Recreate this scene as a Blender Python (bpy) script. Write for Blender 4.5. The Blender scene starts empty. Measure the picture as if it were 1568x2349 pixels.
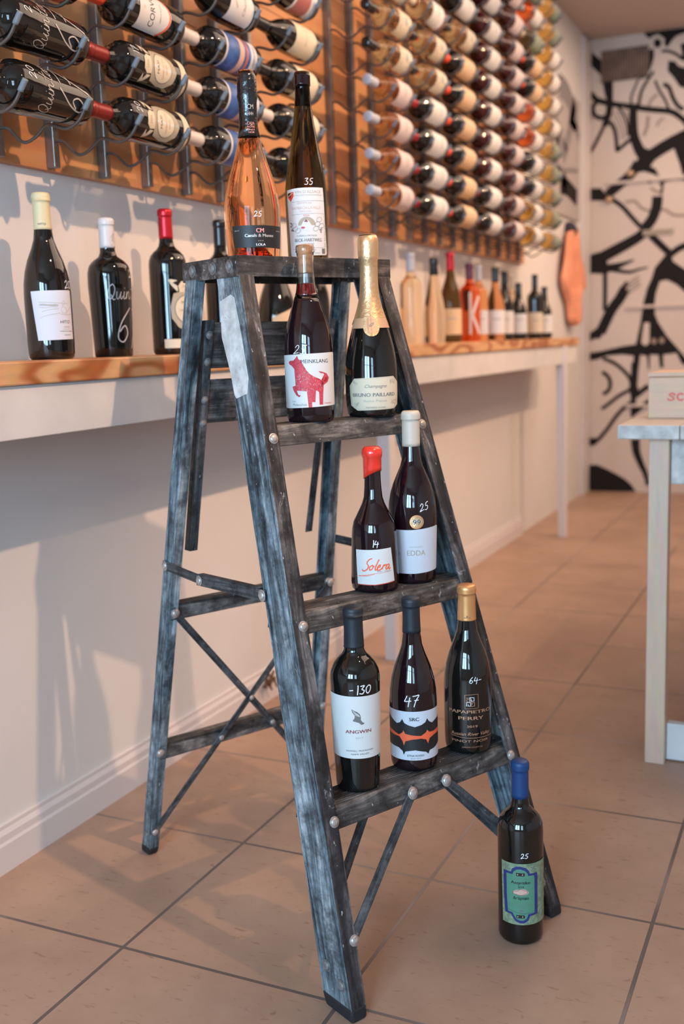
import bpy, bmesh, math, random
from mathutils import Vector, Matrix
random.seed(7)
SC = bpy.context.scene
COL = SC.collection
# ------------------------------------------------------------------ camera
CAM = Vector((1.5096, -0.2995, 1.0452))
YAW, PIT, ROL, FPX = 0.4397, -0.1594, -0.0323, 2422.2
IMW, IMH = 1568, 2349
Fv = Vector((-math.sin(YAW)*math.cos(PIT), math.cos(YAW)*math.cos(PIT), math.sin(PIT)))
R0 = Fv.cross(Vector((0, 0, 1))).normalized(); U0 = R0.cross(Fv)
Rv = R0*math.cos(ROL)+U0*math.sin(ROL); Uv = U0*math.cos(ROL)-R0*math.sin(ROL)
cd = bpy.data.cameras.new('camera'); co = bpy.data.objects.new('camera', cd); COL.objects.link(co)
co.matrix_world = Matrix(((Rv.x, Uv.x, -Fv.x, CAM.x), (Rv.y, Uv.y, -Fv.y, CAM.y), (Rv.z, Uv.z, -Fv.z, CAM.z), (0, 0, 0, 1)))
cd.sensor_fit = 'HORIZONTAL'; cd.sensor_width = 24.0; cd.lens = 24.0*FPX/IMW
cd.dof.use_dof = True; cd.dof.focus_distance = 1.74; cd.dof.aperture_fstop = 3.0
cd.clip_start = 0.02
SC.camera = co
SC.view_settings.view_transform = 'Standard'; SC.view_settings.look = 'None'
SC.view_settings.gamma = 1; SC.view_settings.use_curve_mapping = False
SC.view_settings.exposure = -0.04
# ------------------------------------------------------------------ world + lights
w = bpy.data.worlds.new('world'); SC.world = w; w.use_nodes = True
w.node_tree.nodes['Background'].inputs[0].default_value = (0.75, 0.72, 0.74, 1)
w.node_tree.nodes['Background'].inputs[1].default_value = 0.25
CEIL = 2.88
def area(name, loc, target, sx, sy, power, col, spread=180):
    l = bpy.data.lights.new(name, 'AREA'); l.shape = 'RECTANGLE'; l.size = sx; l.size_y = sy
    l.energy = power; l.color = col; l.spread = math.radians(spread)
    o = bpy.data.objects.new(name, l); COL.objects.link(o); o.location = loc
    o.rotation_euler = (Vector(target)-Vector(loc)).to_track_quat('-Z', 'Y').to_euler(); return o
COOL = (0.46, 0.74, 1.0); WARM = (1.0, 0.60, 0.36); NEUT = (1.0, 0.80, 0.66)
# daylight through the shop window behind the camera
WIN = ((-0.0+0.35, 1.05), (1.15, 1.85), (2.45, 3.3))
for x0, x1 in WIN:
    area('window_daylight', ((x0+x1)/2, -2.63, 1.55), ((x0+x1)/2, 0, 1.45), x1-x0, 1.5, (125 if x0 < 2 else 50)*(x1-x0), COOL)
# spot lamps on the ceiling track that light the rack wall
TRACKX = 2.0
SPOTS = ((1.0, 190), (2.9, 165), (4.6, 120), (6.0, 60))
for y, e_ in SPOTS:
    l = bpy.data.lights.new('track_spot', 'SPOT'); l.energy = e_; l.color = WARM; l.spot_size = math.radians(74); l.spot_blend = 0.8
    l.shadow_soft_size = 0.022
    o = bpy.data.objects.new('track_spot', l); COL.objects.link(o); o.location = (TRACKX, y, 2.70)
    o.rotation_euler = (Vector((0.10, y+0.1, 1.50))-o.location).to_track_quat('-Z', 'Y').to_euler()
# fill lights added under the ceiling for warm ambience, no fixture behind them
area('ceiling_fill', (1.9, 4.0, CEIL-0.03), (1.9, 4.0, 0), 2.2, 4.2, 92, (1.0, 0.74, 0.56))
area('ceiling_fill', (1.0, 5.9, CEIL-0.03), (1.0, 5.9, 0), 1.2, 1.2, 9, NEUT)

# ------------------------------------------------------------------ materials
def newmat(name):
    m = bpy.data.materials.new(name); m.use_nodes = True
    return m, m.node_tree.nodes, m.node_tree.links, m.node_tree.nodes['Principled BSDF']
def plain(name, col, rough=0.5, metal=0.0, spec=0.5, noise=0.0, scale=30, bump=0.0, coat=0.0):
    m, N, L, b = newmat(name)
    b.inputs['Base Color'].default_value = (*col, 1); b.inputs['Roughness'].default_value = rough
    b.inputs['Metallic'].default_value = metal; b.inputs['Specular IOR Level'].default_value = spec
    b.inputs['Coat Weight'].default_value = coat; b.inputs['Coat Roughness'].default_value = 0.05
    if noise or bump:
        tc = N.new('ShaderNodeTexCoord'); n = N.new('ShaderNodeTexNoise'); n.inputs['Scale'].default_value = scale; n.inputs['Detail'].default_value = 5
        L.new(tc.outputs['Object'], n.inputs['Vector'])
        if noise:
            r = N.new('ShaderNodeValToRGB'); r.color_ramp.elements[0].position = .3; r.color_ramp.elements[1].position = .7
            r.color_ramp.elements[0].color = (*[max(0, c*(1-noise)) for c in col], 1); r.color_ramp.elements[1].color = (*[min(1, c*(1+noise)) for c in col], 1)
            L.new(n.outputs['Fac'], r.inputs[0]); L.new(r.outputs[0], b.inputs['Base Color'])
        if bump:
            bp = N.new('ShaderNodeBump'); bp.inputs['Strength'].default_value = bump; bp.inputs['Distance'].default_value = 0.002
            L.new(n.outputs['Fac'], bp.inputs['Height']); L.new(bp.outputs[0], b.inputs['Normal'])
    return m
def glass(name, col, rough=0.02, ior=1.4, trans=1.0):
    m, N, L, b = newmat(name)
    b.inputs['Base Color'].default_value = (*col, 1); b.inputs['Roughness'].default_value = rough
    b.inputs['Transmission Weight'].default_value = trans; b.inputs['IOR'].default_value = ior
    return m
def darkglass(name, col=(0.006, 0.0055, 0.005)):
    return plain(name, col, rough=0.035, spec=0.65)

def metal_paint(name, dark, mid, light, speck=0.70, stretch=(55, 55, 5), rough=0.55, metallic=0.35, patch=.64):
    # worn, paint-splashed metal: streaks along the piece's own z axis
    m, N, L, b = newmat(name)
    tc = N.new('ShaderNodeTexCoord'); mp = N.new('ShaderNodeMapping'); mp.inputs['Scale'].default_value = stretch
    L.new(tc.outputs['Object'], mp.inputs['Vector'])
    n1 = N.new('ShaderNodeTexNoise'); n1.inputs['Scale'].default_value = 1.0; n1.inputs['Detail'].default_value = 8; n1.inputs['Roughness'].default_value = .68; n1.inputs['Distortion'].default_value = .8
    L.new(mp.outputs[0], n1.inputs['Vector'])
    r = N.new('ShaderNodeValToRGB'); e = r.color_ramp.elements
    e[0].position = .36; e[0].color = (*dark, 1); e[1].position = .66; e[1].color = (*light, 1)
    k = e.new(.5); k.color = (*mid, 1)
    L.new(n1.outputs['Fac'], r.inputs[0])
    n2 = N.new('ShaderNodeTexNoise'); n2.inputs['Scale'].default_value = 17; n2.inputs['Detail'].default_value = 9; n2.inputs['Roughness'].default_value = .72
    L.new(tc.outputs['Object'], n2.inputs['Vector'])
    mx = N.new('ShaderNodeMix'); mx.data_type = 'RGBA'; mx.blend_type = 'MULTIPLY'; mx.inputs['Factor'].default_value = 0.9
    r2 = N.new('ShaderNodeValToRGB'); r2.color_ramp.elements[0].position = .40; r2.color_ramp.elements[0].color = (.22, .23, .25, 1); r2.color_ramp.elements[1].position = .62; r2.color_ramp.elements[1].color = (1.5, 1.5, 1.5, 1)
    L.new(n2.outputs['Fac'], r2.inputs[0]); L.new(r.outputs[0], mx.inputs[6]); L.new(r2.outputs[0], mx.inputs[7])
    # pale paint specks and splashes
    n3 = N.new('ShaderNodeTexNoise'); n3.inputs['Scale'].default_value = 150; n3.inputs['Detail'].default_value = 3
    mp3 = N.new('ShaderNodeMapping'); mp3.inputs['Scale'].default_value = (1, 1, .55); L.new(tc.outputs['Object'], mp3.inputs['Vector']); L.new(mp3.outputs[0], n3.inputs['Vector'])
    r3 = N.new('ShaderNodeValToRGB'); r3.color_ramp.elements[0].position = speck; r3.color_ramp.elements[0].color = (0, 0, 0, 1); r3.color_ramp.elements[1].position = speck+.03; r3.color_ramp.elements[1].color = (1, 1, 1, 1)
    L.new(n3.outputs['Fac'], r3.inputs[0])
    mx2 = N.new('ShaderNodeMix'); mx2.data_type = 'RGBA'; mx2.inputs[7].default_value = (.38, .37, .37, 1)
    n4 = N.new('ShaderNodeTexNoise'); n4.inputs['Scale'].default_value = 21; n4.inputs['Detail'].default_value = 7; n4.inputs['Roughness'].default_value = .7; n4.inputs['Distortion'].default_value = 1.2
    mp4 = N.new('ShaderNodeMapping'); mp4.inputs['Location'].default_value = (3.3, 1.7, 5.1); mp4.inputs['Scale'].default_value = (1, 1, .6); L.new(tc.outputs['Object'], mp4.inputs['Vector']); L.new(mp4.outputs[0], n4.inputs['Vector'])
    r4 = N.new('ShaderNodeValToRGB'); r4.color_ramp.elements[0].position = patch; r4.color_ramp.elements[0].color = (0, 0, 0, 1); r4.color_ramp.elements[1].position = patch+.035; r4.color_ramp.elements[1].color = (.75, .75, .75, 1)
    L.new(n4.outputs['Fac'], r4.inputs[0]); mxf = N.new('ShaderNodeMath'); mxf.operation = 'MAXIMUM'; L.new(r3.outputs[0], mxf.inputs[0]); L.new(r4.outputs[0], mxf.inputs[1])
    L.new(mxf.outputs[0], mx2.inputs['Factor']); L.new(mx.outputs[2], mx2.inputs[6])
    L.new(mx2.outputs[2], b.inputs['Base Color'])
    b.inputs['Metallic'].default_value = metallic; b.inputs['Roughness'].default_value = rough
    bp = N.new('ShaderNodeBump'); bp.inputs['Strength'].default_value = .35; bp.inputs['Distance'].default_value = 0.0012
    L.new(n1.outputs['Fac'], bp.inputs['Height']); L.new(bp.outputs[0], b.inputs['Normal'])
    return m
def woodmat(name, light, dark, axis='Y', scale=6.0, dist=6.0, rough=0.45, ringscale=1.0, along=.22):
    m, N, L, b = newmat(name)
    tc = N.new('ShaderNodeTexCoord'); mp = N.new('ShaderNodeMapping')
    s = {'X': (along, 1.6, 1.6), 'Y': (1.6, along, 1.6), 'Z': (1.6, 1.6, along)}[axis]
    mp.inputs['Scale'].default_value = s; L.new(tc.outputs['Object'], mp.inputs['Vector'])
    n = N.new('ShaderNodeTexNoise'); n.inputs['Scale'].default_value = 5*ringscale; n.inputs['Detail'].default_value = 1.5; L.new(mp.outputs[0], n.inputs['Vector'])
    ml = N.new('ShaderNodeMath'); ml.operation = 'MULTIPLY'; ml.inputs[1].default_value = dist*2.2; L.new(n.outputs['Fac'], ml.inputs[0])
    fr = N.new('ShaderNodeMath'); fr.operation = 'SINE'; m2 = N.new('ShaderNodeMath'); m2.operation = 'MULTIPLY'; m2.inputs[1].default_value = 3.2; L.new(ml.outputs[0], m2.inputs[0]); L.new(m2.outputs[0], fr.inputs[0])
    r = N.new('ShaderNodeValToRGB'); r.color_ramp.elements[0].position = .0; r.color_ramp.elements[0].color = (*light, 1); r.color_ramp.elements[1].position = 1; r.color_ramp.elements[1].color = (*dark, 1)
    k = r.color_ramp.elements.new(.62); k.color = (*[a*.75+c*.25 for a, c in zip(light, dark)], 1)
    mr = N.new('ShaderNodeMapRange'); mr.inputs[1].default_value = -1; mr.inputs[2].default_value = 1; L.new(fr.outputs[0], mr.inputs[0]); L.new(mr.outputs[0], r.inputs[0])
    fine = N.new('ShaderNodeTexNoise'); fine.inputs['Scale'].default_value = 60; fine.inputs['Detail'].default_value = 4; L.new(mp.outputs[0], fine.inputs['Vector'])
    mx = N.new('ShaderNodeMix'); mx.data_type = 'RGBA'; mx.blend_type = 'MULTIPLY'; mx.inputs['Factor'].default_value = .35
    L.new(r.outputs[0], mx.inputs[6]); L.new(fine.outputs['Color'], mx.inputs[7])
    L.new(mx.outputs[2], b.inputs['Base Color']); b.inputs['Roughness'].default_value = rough
    return m

M = {}
M['wall'] = plain('wall_paint', (0.68, 0.655, 0.635), 0.85, noise=.03, scale=3, bump=.05)
M['wallback'] = plain('mural_ground_paint', (0.62, 0.52, 0.45), 0.8, noise=.04, scale=2)
M['ink'] = plain('mural_black_paint', (0.014, 0.012, 0.012), 0.8, spec=.2)
M['inkgrey'] = plain('mural_thin_brown_paint', (0.30, 0.22, 0.18), 0.8)
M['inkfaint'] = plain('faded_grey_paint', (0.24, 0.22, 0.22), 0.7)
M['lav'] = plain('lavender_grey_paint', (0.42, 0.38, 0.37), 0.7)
M['ceil'] = plain('ceiling_paint', (0.50, 0.40, 0.34), 0.9)
M['base'] = plain('white_trim_paint', (0.66, 0.61, 0.60), 0.5)
M['white'] = plain('white_washed_wood', (0.62, 0.60, 0.59), 0.6, noise=.08, scale=8)
M['pine'] = woodmat('pine_shelf', (0.74, 0.42, 0.20), (0.40, 0.12, 0.03), 'Y', dist=5.5, ringscale=1.1, along=.5)
M['plank'] = woodmat('rack_backing_pine', (0.70, 0.36, 0.16), (0.52, 0.22, 0.08), 'Y', dist=2.0, rough=.5)
M['box'] = woodmat('pale_box_wood', (0.76, 0.50, 0.33), (0.68, 0.36, 0.19), 'X', dist=1.5)
M['legwood'] = woodmat('whitewashed_leg', (0.74, 0.54, 0.40), (0.66, 0.44, 0.31), 'Z', dist=1.2)
M['tabletop'] = plain('pale_table_paint', (0.62, 0.52, 0.44), 0.6, noise=.1, scale=6)
M['chalky'] = plain('chipped_white_paint', (0.54, 0.51, 0.48), 0.7, noise=.32, scale=28, bump=.4)
M['steel'] = plain('brushed_steel', (0.24, 0.215, 0.20), 0.34, metal=.9, noise=.12, scale=60)
M['peg'] = plain('peg_steel', (0.11, 0.092, 0.082), 0.5, metal=.5)
M['rubber'] = plain('grey_rubber_tip', (0.16, 0.185, 0.21), 0.6)
M['blackrubber'] = plain('black_rubber', (0.012, 0.012, 0.014), 0.65)
M['rail'] = metal_paint('worn_ladder_metal', (.026, .036, .045), (.145, .195, .225), (.42, .465, .49), metallic=.15)
M['flange'] = metal_paint('dark_worn_ladder_edge', (.010, .010, .012), (.045, .042, .044), (.19, .175, .17), speck=.68, metallic=.2, patch=.62)
M['stepm'] = metal_paint('dark_worn_step_metal', (.018, .017, .018), (.065, .059, .056), (.24, .215, .20), speck=.71, stretch=(6, 50, 40), metallic=.2)
M['strap'] = metal_paint('worn_brace_metal', (.03, .034, .04), (.10, .11, .12), (.26, .27, .28), speck=.71)
M['slat'] = metal_paint('grey_ribbed_slat', (.04, .037, .036), (.11, .10, .095), (.24, .225, .215), speck=.74, stretch=(5, 40, 90))
M['rivet'] = plain('rivet_metal', (0.50, 0.45, 0.42), 0.38, metal=.55, noise=.25, scale=200)
M['rivetd'] = plain('dull_rivet_metal', (0.20, 0.195, 0.195), 0.5, metal=.3, noise=.4, scale=150)
M['sticker'] = plain('worn_white_sticker', (0.56, 0.555, 0.54), 0.7, noise=.25, scale=60)
M['stickerink'] = plain('faded_sticker_print', (0.28, 0.26, 0.24), 0.8)
M['dark'] = darkglass('dark_bottle_glass')
M['darkred'] = plain('dark_wine_glass', (0.011, 0.004, 0.006), .035, spec=.65)
M['paper'] = plain('white_label_paper', (0.66, 0.65, 0.635), 0.6)
M['paperb'] = plain('cool_label_paper', (0.58, 0.60, 0.66), 0.6)
M['cream'] = plain('cream_label_paper', (0.64, 0.56, 0.42), 0.6)
M['creamd'] = plain('kraft_label_paper', (0.40, 0.34, 0.25), 0.6)
M['tan'] = plain('tan_label_paper', (0.62, 0.44, 0.27), 0.6)
M['pinkpaper'] = plain('pale_pink_label', (0.62, 0.53, 0.52), 0.6)
M['black'] = plain('black_print', (0.012, 0.012, 0.013), 0.5)
M['grey'] = plain('grey_print', (0.16, 0.155, 0.15), 0.5)
M['lgrey'] = plain('light_grey_print', (0.36, 0.35, 0.33), 0.5)
M['whitep'] = plain('white_marker', (0.80, 0.82, 0.86), 0.5)
M['silver'] = plain('silver_grey_print', (0.50, 0.47, 0.44), 0.4, metal=.2)
M['red'] = plain('red_print', (0.70, 0.06, 0.03), 0.5)
M['orange'] = plain('orange_print', (0.85, 0.13, 0.05), 0.5)
M['bull'] = plain('crimson_print', (0.55, 0.05, 0.07), 0.55, noise=.35, scale=420)
M['maroon'] = plain('maroon_print', (0.22, 0.03, 0.03), 0.5)
M['copper'] = plain('copper_foil_print', (0.62, 0.33, 0.20), 0.35, metal=.4)
M['rosefoil'] = plain('rose_foil_print', (0.72, 0.30, 0.27), 0.4)
M['goldf'] = plain('gold_foil', (0.72, 0.47, 0.25), 0.36, metal=.75, bump=.5, scale=160)
M['golds'] = plain('satin_gold_capsule', (0.78, 0.38, 0.15), 0.35, metal=.6)
M['collar'] = plain('rose_gold_collar', (0.62, 0.38, 0.22), 0.45, metal=.3)
M['blackfoil'] = plain('glossy_black_foil', (0.008, 0.009, 0.011), 0.12, spec=.8, bump=.6, scale=120)
M['matteblack'] = plain('matte_black_capsule', (0.010, 0.016, 0.024), 0.5)
M['bluecap'] = plain('deep_blue_capsule', (0.005, 0.042, 0.15), 0.5)
M['redwax'] = plain('glossy_red_wax', (0.80, 0.035, 0.02), 0.22, coat=.6)
M['creamcap'] = plain('cream_capsule', (0.56, 0.49, 0.40), 0.42)
M['yellowcap'] = plain('pale_yellow_capsule', (0.60, 0.52, 0.31), 0.5)
M['redcap'] = plain('metallic_red_capsule', (0.50, 0.015, 0.025), 0.32, metal=.5)
M['winecap'] = plain('wine_red_capsule', (0.26, 0.025, 0.02), 0.35, metal=.35)
M['whitecap'] = plain('white_capsule', (0.62, 0.58, 0.57), 0.4)
M['orangecap'] = plain('orange_red_capsule', (0.85, 0.09, 0.03), 0.4)
M['purplecap'] = plain('dark_purple_capsule', (0.10, 0.02, 0.05), 0.4)
M['bluegreycap'] = plain('blue_grey_capsule', (0.42, 0.45, 0.52), 0.45)
M['blackcap'] = plain('gloss_black_capsule', (0.01, 0.01, 0.012), 0.2)
M['cork'] = plain('cork', (0.60, 0.32, 0.16), 0.8, noise=.3, scale=110)
M['rose'] = glass('rose_wine_glass', (1.0, 0.50, 0.24), ior=1.22)
M['rosedeep'] = glass('orange_punt_glass', (0.9, 0.10, 0.02), ior=1.33)
M['clear'] = glass('clear_glass', (0.97, 0.94, 0.92), ior=1.45)
M['olive'] = glass('olive_wine_glass', (0.13, 0.09, 0.035), ior=1.3)
M['redwine'] = glass('ruby_wine', (0.30, 0.004, 0.012), ior=1.3)
M['blond'] = glass('straw_wine_glass', (0.82, 0.55, 0.26), ior=1.3)
M['pale'] = glass('pale_glass', (0.94, 0.80, 0.60), ior=1.25)
M['amber'] = glass('amber_wine_glass', (0.72, 0.30, 0.10), ior=1.3)
M['gold'] = glass('golden_wine_glass', (0.90, 0.52, 0.12), ior=1.3)
M['ruby'] = plain('ruby_dark_glass', (0.045, 0.004, 0.006), .05, spec=.6)
M['orangew'] = glass('orange_wine_glass', (0.95, 0.20, 0.05), ior=1.3)
M['greenp'] = plain('sage_green_label', (0.20, 0.25, 0.19), 0.6)
M['assy'] = plain('sage_patterned_label', (0.20, 0.26, 0.16), 0.6, noise=.35, scale=130)
M['teal'] = plain('teal_green_print', (0.085, 0.24, 0.155), 0.55)
M['navy'] = plain('navy_print', (0.022, 0.03, 0.15), 0.5)
M['bluep'] = plain('blue_picture_print', (0.03, 0.10, 0.32), 0.45, noise=.6, scale=40)
M['redpaper'] = plain('dusty_red_label', (0.40, 0.13, 0.12), 0.55)
M['flesh'] = plain('pale_pink_print', (0.60, 0.38, 0.31), 0.55)
M['comic'] = plain('comic_red_print', (0.60, 0.12, 0.05), 0.5, noise=.5, scale=50)
M['cloth'] = plain('orange_cloth', (0.88, 0.36, 0.21), 0.85, noise=.12, scale=14)
M['clothdark'] = plain('dark_collar_cloth', (0.03, 0.03, 0.05), 0.8)
M['ventdark'] = plain('vent_dark', (0.02, 0.014, 0.012), 0.8)
M['ventslat'] = plain('vent_slat_metal', (0.32, 0.21, 0.155), 0.6, noise=.3, scale=14)
M['knob'] = plain('brass_knob', (0.55, 0.38, 0.25), 0.35, metal=.5)
M['brown'] = plain('dry_brown_leaf', (0.13, 0.06, 0.03), 0.8)
M['lampshell'] = plain('lamp_shell_white', (0.6, 0.58, 0.55), 0.5)

def tilemat():
    m, N, L, b = newmat('floor_tile')
    g = N.new('ShaderNodeNewGeometry'); mp = N.new('ShaderNodeMapping'); mp.vector_type = 'POINT'
    S = 0.4225
    mp.inputs['Location'].default_value = (-0.4017/S+20, -1.087/S+20, 0); mp.inputs['Scale'].default_value = (1/S, 1/S, 1)
    L.new(g.outputs['Position'], mp.inputs['Vector'])
    br = N.new('ShaderNodeTexBrick'); br.offset = 0; br.squash = 1
    br.inputs['Scale'].default_value = 1; br.inputs['Brick Width'].default_value = 1; br.inputs['Row Height'].default_value = 1
    br.inputs['Mortar Size'].default_value = 0.0085; br.inputs['Mortar Smooth'].default_value = .15
    br.inputs['Color1'].default_value = (1, 1, 1, 1); br.inputs['Color2'].default_value = (.90, .90, .90, 1); br.inputs['Mortar'].default_value = (0, 0, 0, 1)
    L.new(mp.outputs[0], br.inputs['Vector'])
    n1 = N.new('ShaderNodeTexNoise'); n1.inputs['Scale'].default_value = 2.4; n1.inputs['Detail'].default_value = 8; n1.inputs['Roughness'].default_value = .6
    L.new(g.outputs['Position'], n1.inputs['Vector'])
    r1 = N.new('ShaderNodeValToRGB'); e = r1.color_ramp.elements
    e[0].position = .32; e[0].color = (.33, .205, .145, 1); e[1].position = .68; e[1].color = (.47, .305, .215, 1)
    L.new(n1.outputs['Fac'], r1.inputs[0])
    # small pits and dirt flecks
    n2 = N.new('ShaderNodeTexNoise'); n2.inputs['Scale'].default_value = 80; n2.inputs['Detail'].default_value = 4; n2.inputs['Roughness'].default_value = .55; n2.inputs['Distortion'].default_value = .6
    mp2 = N.new('ShaderNodeMapping'); mp2.inputs['Scale'].default_value = (.45, 1.3, 1); L.new(g.outputs['Position'], mp2.inputs['Vector']); L.new(mp2.outputs[0], n2.inputs['Vector'])
    r2 = N.new('ShaderNodeValToRGB'); r2.color_ramp.elements[0].position = .615; r2.color_ramp.elements[0].color = (1, 1, 1, 1); r2.color_ramp.elements[1].position = .70; r2.color_ramp.elements[1].color = (.70, .66, .63, 1)
    L.new(n2.outputs['Fac'], r2.inputs[0])
    mx = N.new('ShaderNodeMix'); mx.data_type = 'RGBA'; mx.blend_type = 'MULTIPLY'; mx.inputs['Factor'].default_value = .9; L.new(r1.outputs[0], mx.inputs[6]); L.new(r2.outputs[0], mx.inputs[7])
    mx1 = N.new('ShaderNodeMix'); mx1.data_type = 'RGBA'; mx1.blend_type = 'MULTIPLY'; mx1.inputs['Factor'].default_value = .5; L.new(mx.outputs[2], mx1.inputs[6]); L.new(br.outputs['Color'], mx1.inputs[7])
    mx2 = N.new('ShaderNodeMix'); mx2.data_type = 'RGBA'; L.new(br.outputs['Fac'], mx2.inputs['Factor']); L.new(mx1.outputs[2], mx2.inputs[6])
    n3 = N.new('ShaderNodeTexNoise'); n3.inputs['Scale'].default_value = 1.7; L.new(g.outputs['Position'], n3.inputs['Vector'])
    r3 = N.new('ShaderNodeValToRGB'); r3.color_ramp.elements[0].position = .45; r3.color_ramp.elements[0].color = (.12, .095, .085, 1); r3.color_ramp.elements[1].position = .6; r3.color_ramp.elements[1].color = (.36, .28, .24, 1)
    L.new(n3.outputs['Fac'], r3.inputs[0]); L.new(r3.outputs[0], mx2.inputs[7])
    L.new(mx2.outputs[2], b.inputs['Base Color'])
    b.inputs['Roughness'].default_value = .42; b.inputs['Specular IOR Level'].default_value = .35
    inv = N.new('ShaderNodeMath'); inv.operation = 'SUBTRACT'; inv.inputs[0].default_value = 1; L.new(br.outputs['Fac'], inv.inputs[1])
    bp = N.new('ShaderNodeBump'); bp.inputs['Distance'].default_value = .003; bp.inputs['Strength'].default_value = .6; L.new(inv.outputs[0], bp.inputs['Height'])
    bp2 = N.new('ShaderNodeBump'); bp2.inputs['Distance'].default_value = .002; bp2.inputs['Strength'].default_value = .12; L.new(n1.outputs['Fac'], bp2.inputs['Height']); L.new(bp.outputs[0], bp2.inputs['Normal'])
    L.new(bp2.outputs[0], b.inputs['Normal'])
    return m
M['tile'] = tilemat()

# ------------------------------------------------------------------ helpers
def tag(o, label=None, cat=None, group=None, kind=None):
    if label: o['label'] = label
    if cat: o['category'] = cat
    if group: o['group'] = group
    if kind: o['kind'] = kind
    return o
def obj(name, bm, mats, parent=None, frame=None, smooth=False, bevel=0.0, seg=2):
    me = bpy.data.meshes.new(name)
    if frame is not None: bmesh.ops.transform(bm, matrix=frame.inverted(), verts=bm.verts)
    bmesh.ops.recalc_face_normals(bm, faces=bm.faces)
    bm.to_mesh(me); bm.free()
    for m in (mats if isinstance(mats, (list, tuple)) else [mats]): me.materials.append(m)
    if smooth:
        me.polygons.foreach_set('use_smooth', [True]*len(me.polygons))
    o = bpy.data.objects.new(name, me); COL.objects.link(o)
    if parent: o.parent = parent
    if frame is not None: o.matrix_basis = frame
    if bevel:
        b = o.modifiers.new('bevel', 'BEVEL'); b.width = bevel; b.segments = seg; b.limit_method = 'ANGLE'; b.angle_limit = math.radians(40)
    return o
def empty(name, loc, rz=0, label=None, cat=None, group=None):
    o = bpy.data.objects.new(name, None); COL.objects.link(o); o.location = loc; o.rotation_euler = (0, 0, rz); o.empty_display_size = .05
    return tag(o, label, cat, group)
def copy_tree(o, parent=None):
    c = o.copy(); COL.objects.link(c)
    if parent: c.parent = parent
    for ch in [x for x in bpy.data.objects if x.parent == o]: copy_tree(ch, c)
    return c
def box(bm, a, b, mi=0):
    x0, y0, z0 = a; x1, y1, z1 = b
    v = [bm.verts.new(p) for p in ((x0, y0, z0), (x1, y0, z0), (x1, y1, z0), (x0, y1, z0), (x0, y0, z1), (x1, y0, z1), (x1, y1, z1), (x0, y1, z1))]
    for f in ((0, 3, 2, 1), (4, 5, 6, 7), (0, 1, 5, 4), (1, 2, 6, 5), (2, 3, 7, 6), (3, 0, 4, 7)):
        bm.faces.new([v[i] for i in f]).material_index = mi
def BM(): return bmesh.new()
def boxobj(name, a, b, m, parent=None, bevel=0.002, **k):
    bm = BM(); box(bm, a, b); return obj(name, bm, m, parent, bevel=bevel, **k)
def loft(bm, A, B, mi=0):
    va = [bm.verts.new(p) for p in A]; vb = [bm.verts.new(p) for p in B]; n = len(A)
    for i in range(n): bm.faces.new((va[i], va[(i+1) % n], vb[(i+1) % n], vb[i])).material_index = mi
    bm.faces.new(va[::-1]).material_index = mi; bm.faces.new(vb).material_index = mi
def bar(bm, p, q, wid, th, up):
    # flat bar from p to q; width along 'wdir', thickness along 'up'
    p = Vector(p); q = Vector(q); d = (q-p).normalized(); t = Vector(up); t = (t-d*t.dot(d)).normalized(); wd = d.cross(t)
    pr = [wd*wid/2+t*th/2, -wd*wid/2+t*th/2, -wd*wid/2-t*th/2, wd*wid/2-t*th/2]
    loft(bm, [p+x for x in pr], [q+x for x in pr])
def axisframe(p, q):
    p = Vector(p); q = Vector(q); z = (q-p).normalized(); x = Vector((1, 0, 0)); x = (x-z*x.dot(z)).normalized(); y = z.cross(x)
    return Matrix(((x.x, y.x, z.x, p.x), (x.y, y.y, z.y, p.y), (x.z, y.z, z.z, p.z), (0, 0, 0, 1)))
def dome(bm, c, nrm, r, h=None, seg=14):
    n = Vector(nrm).normalized(); a = n.orthogonal().normalized(); b = n.cross(a); c = Vector(c); h = h or r*.5; rings = []
    for j in range(4):
        t = j/4*math.pi/2; rr = r*math.cos(t); hh = h*math.sin(t)
        rings.append([bm.verts.new(c+n*hh+a*rr*math.cos(2*math.pi*i/seg)+b*rr*math.sin(2*math.pi*i/seg)) for i in range(seg)])
    top = bm.verts.new(c+n*h)
    for j in range(3):
        for i in range(seg): bm.faces.new((rings[j][i], rings[j][(i+1) % seg], rings[j+1][(i+1) % seg], rings[j+1][i]))
    for i in range(seg): bm.faces.new((rings[3][i], rings[3][(i+1) % seg], top))
    bm.faces.new(rings[0][::-1])
def tube(bm, pts, r, seg=8, caps=True):
    pts = [Vector(p) for p in pts]; rings = []
    for i, p in enumerate(pts):
        d = (pts[min(i+1, len(pts)-1)]-pts[max(i-1, 0)]).normalized()
        a = d.cross(Vector((0, 1, 0.001))).normalized(); b = d.cross(a)
        rings.append([bm.verts.new(p+(a*math.cos(2*math.pi*k/seg)+b*math.sin(2*math.pi*k/seg))*r) for k in range(seg)])
    for i in range(len(rings)-1):
        for k in range(seg): bm.faces.new((rings[i][k], rings[i][(k+1) % seg], rings[i+1][(k+1) % seg], rings[i+1][k]))
    if caps: bm.faces.new(rings[0][::-1]); bm.faces.new(rings[-1])
def lathe(bm, prof, seg=56, mi=0):
    rings = []
    for r, z in prof:
        if r < 1e-6: rings.append([bm.verts.new((0, 0, z))])
        else: rings.append([bm.verts.new((r*math.cos(2*math.pi*k/seg), r*math.sin(2*math.pi*k/seg), z)) for k in range(seg)])
    for i in range(len(rings)-1):
        A, B = rings[i], rings[i+1]
        for k in range(seg):
            k2 = (k+1) % seg
            if len(A) == 1: f = bm.faces.new((A[0], B[k2], B[k]))
            elif len(B) == 1: f = bm.faces.new((A[k], A[k2], B[0]))
            else: f = bm.faces.new((A[k], A[k2], B[k2], B[k]))
            f.material_index = mi
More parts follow.
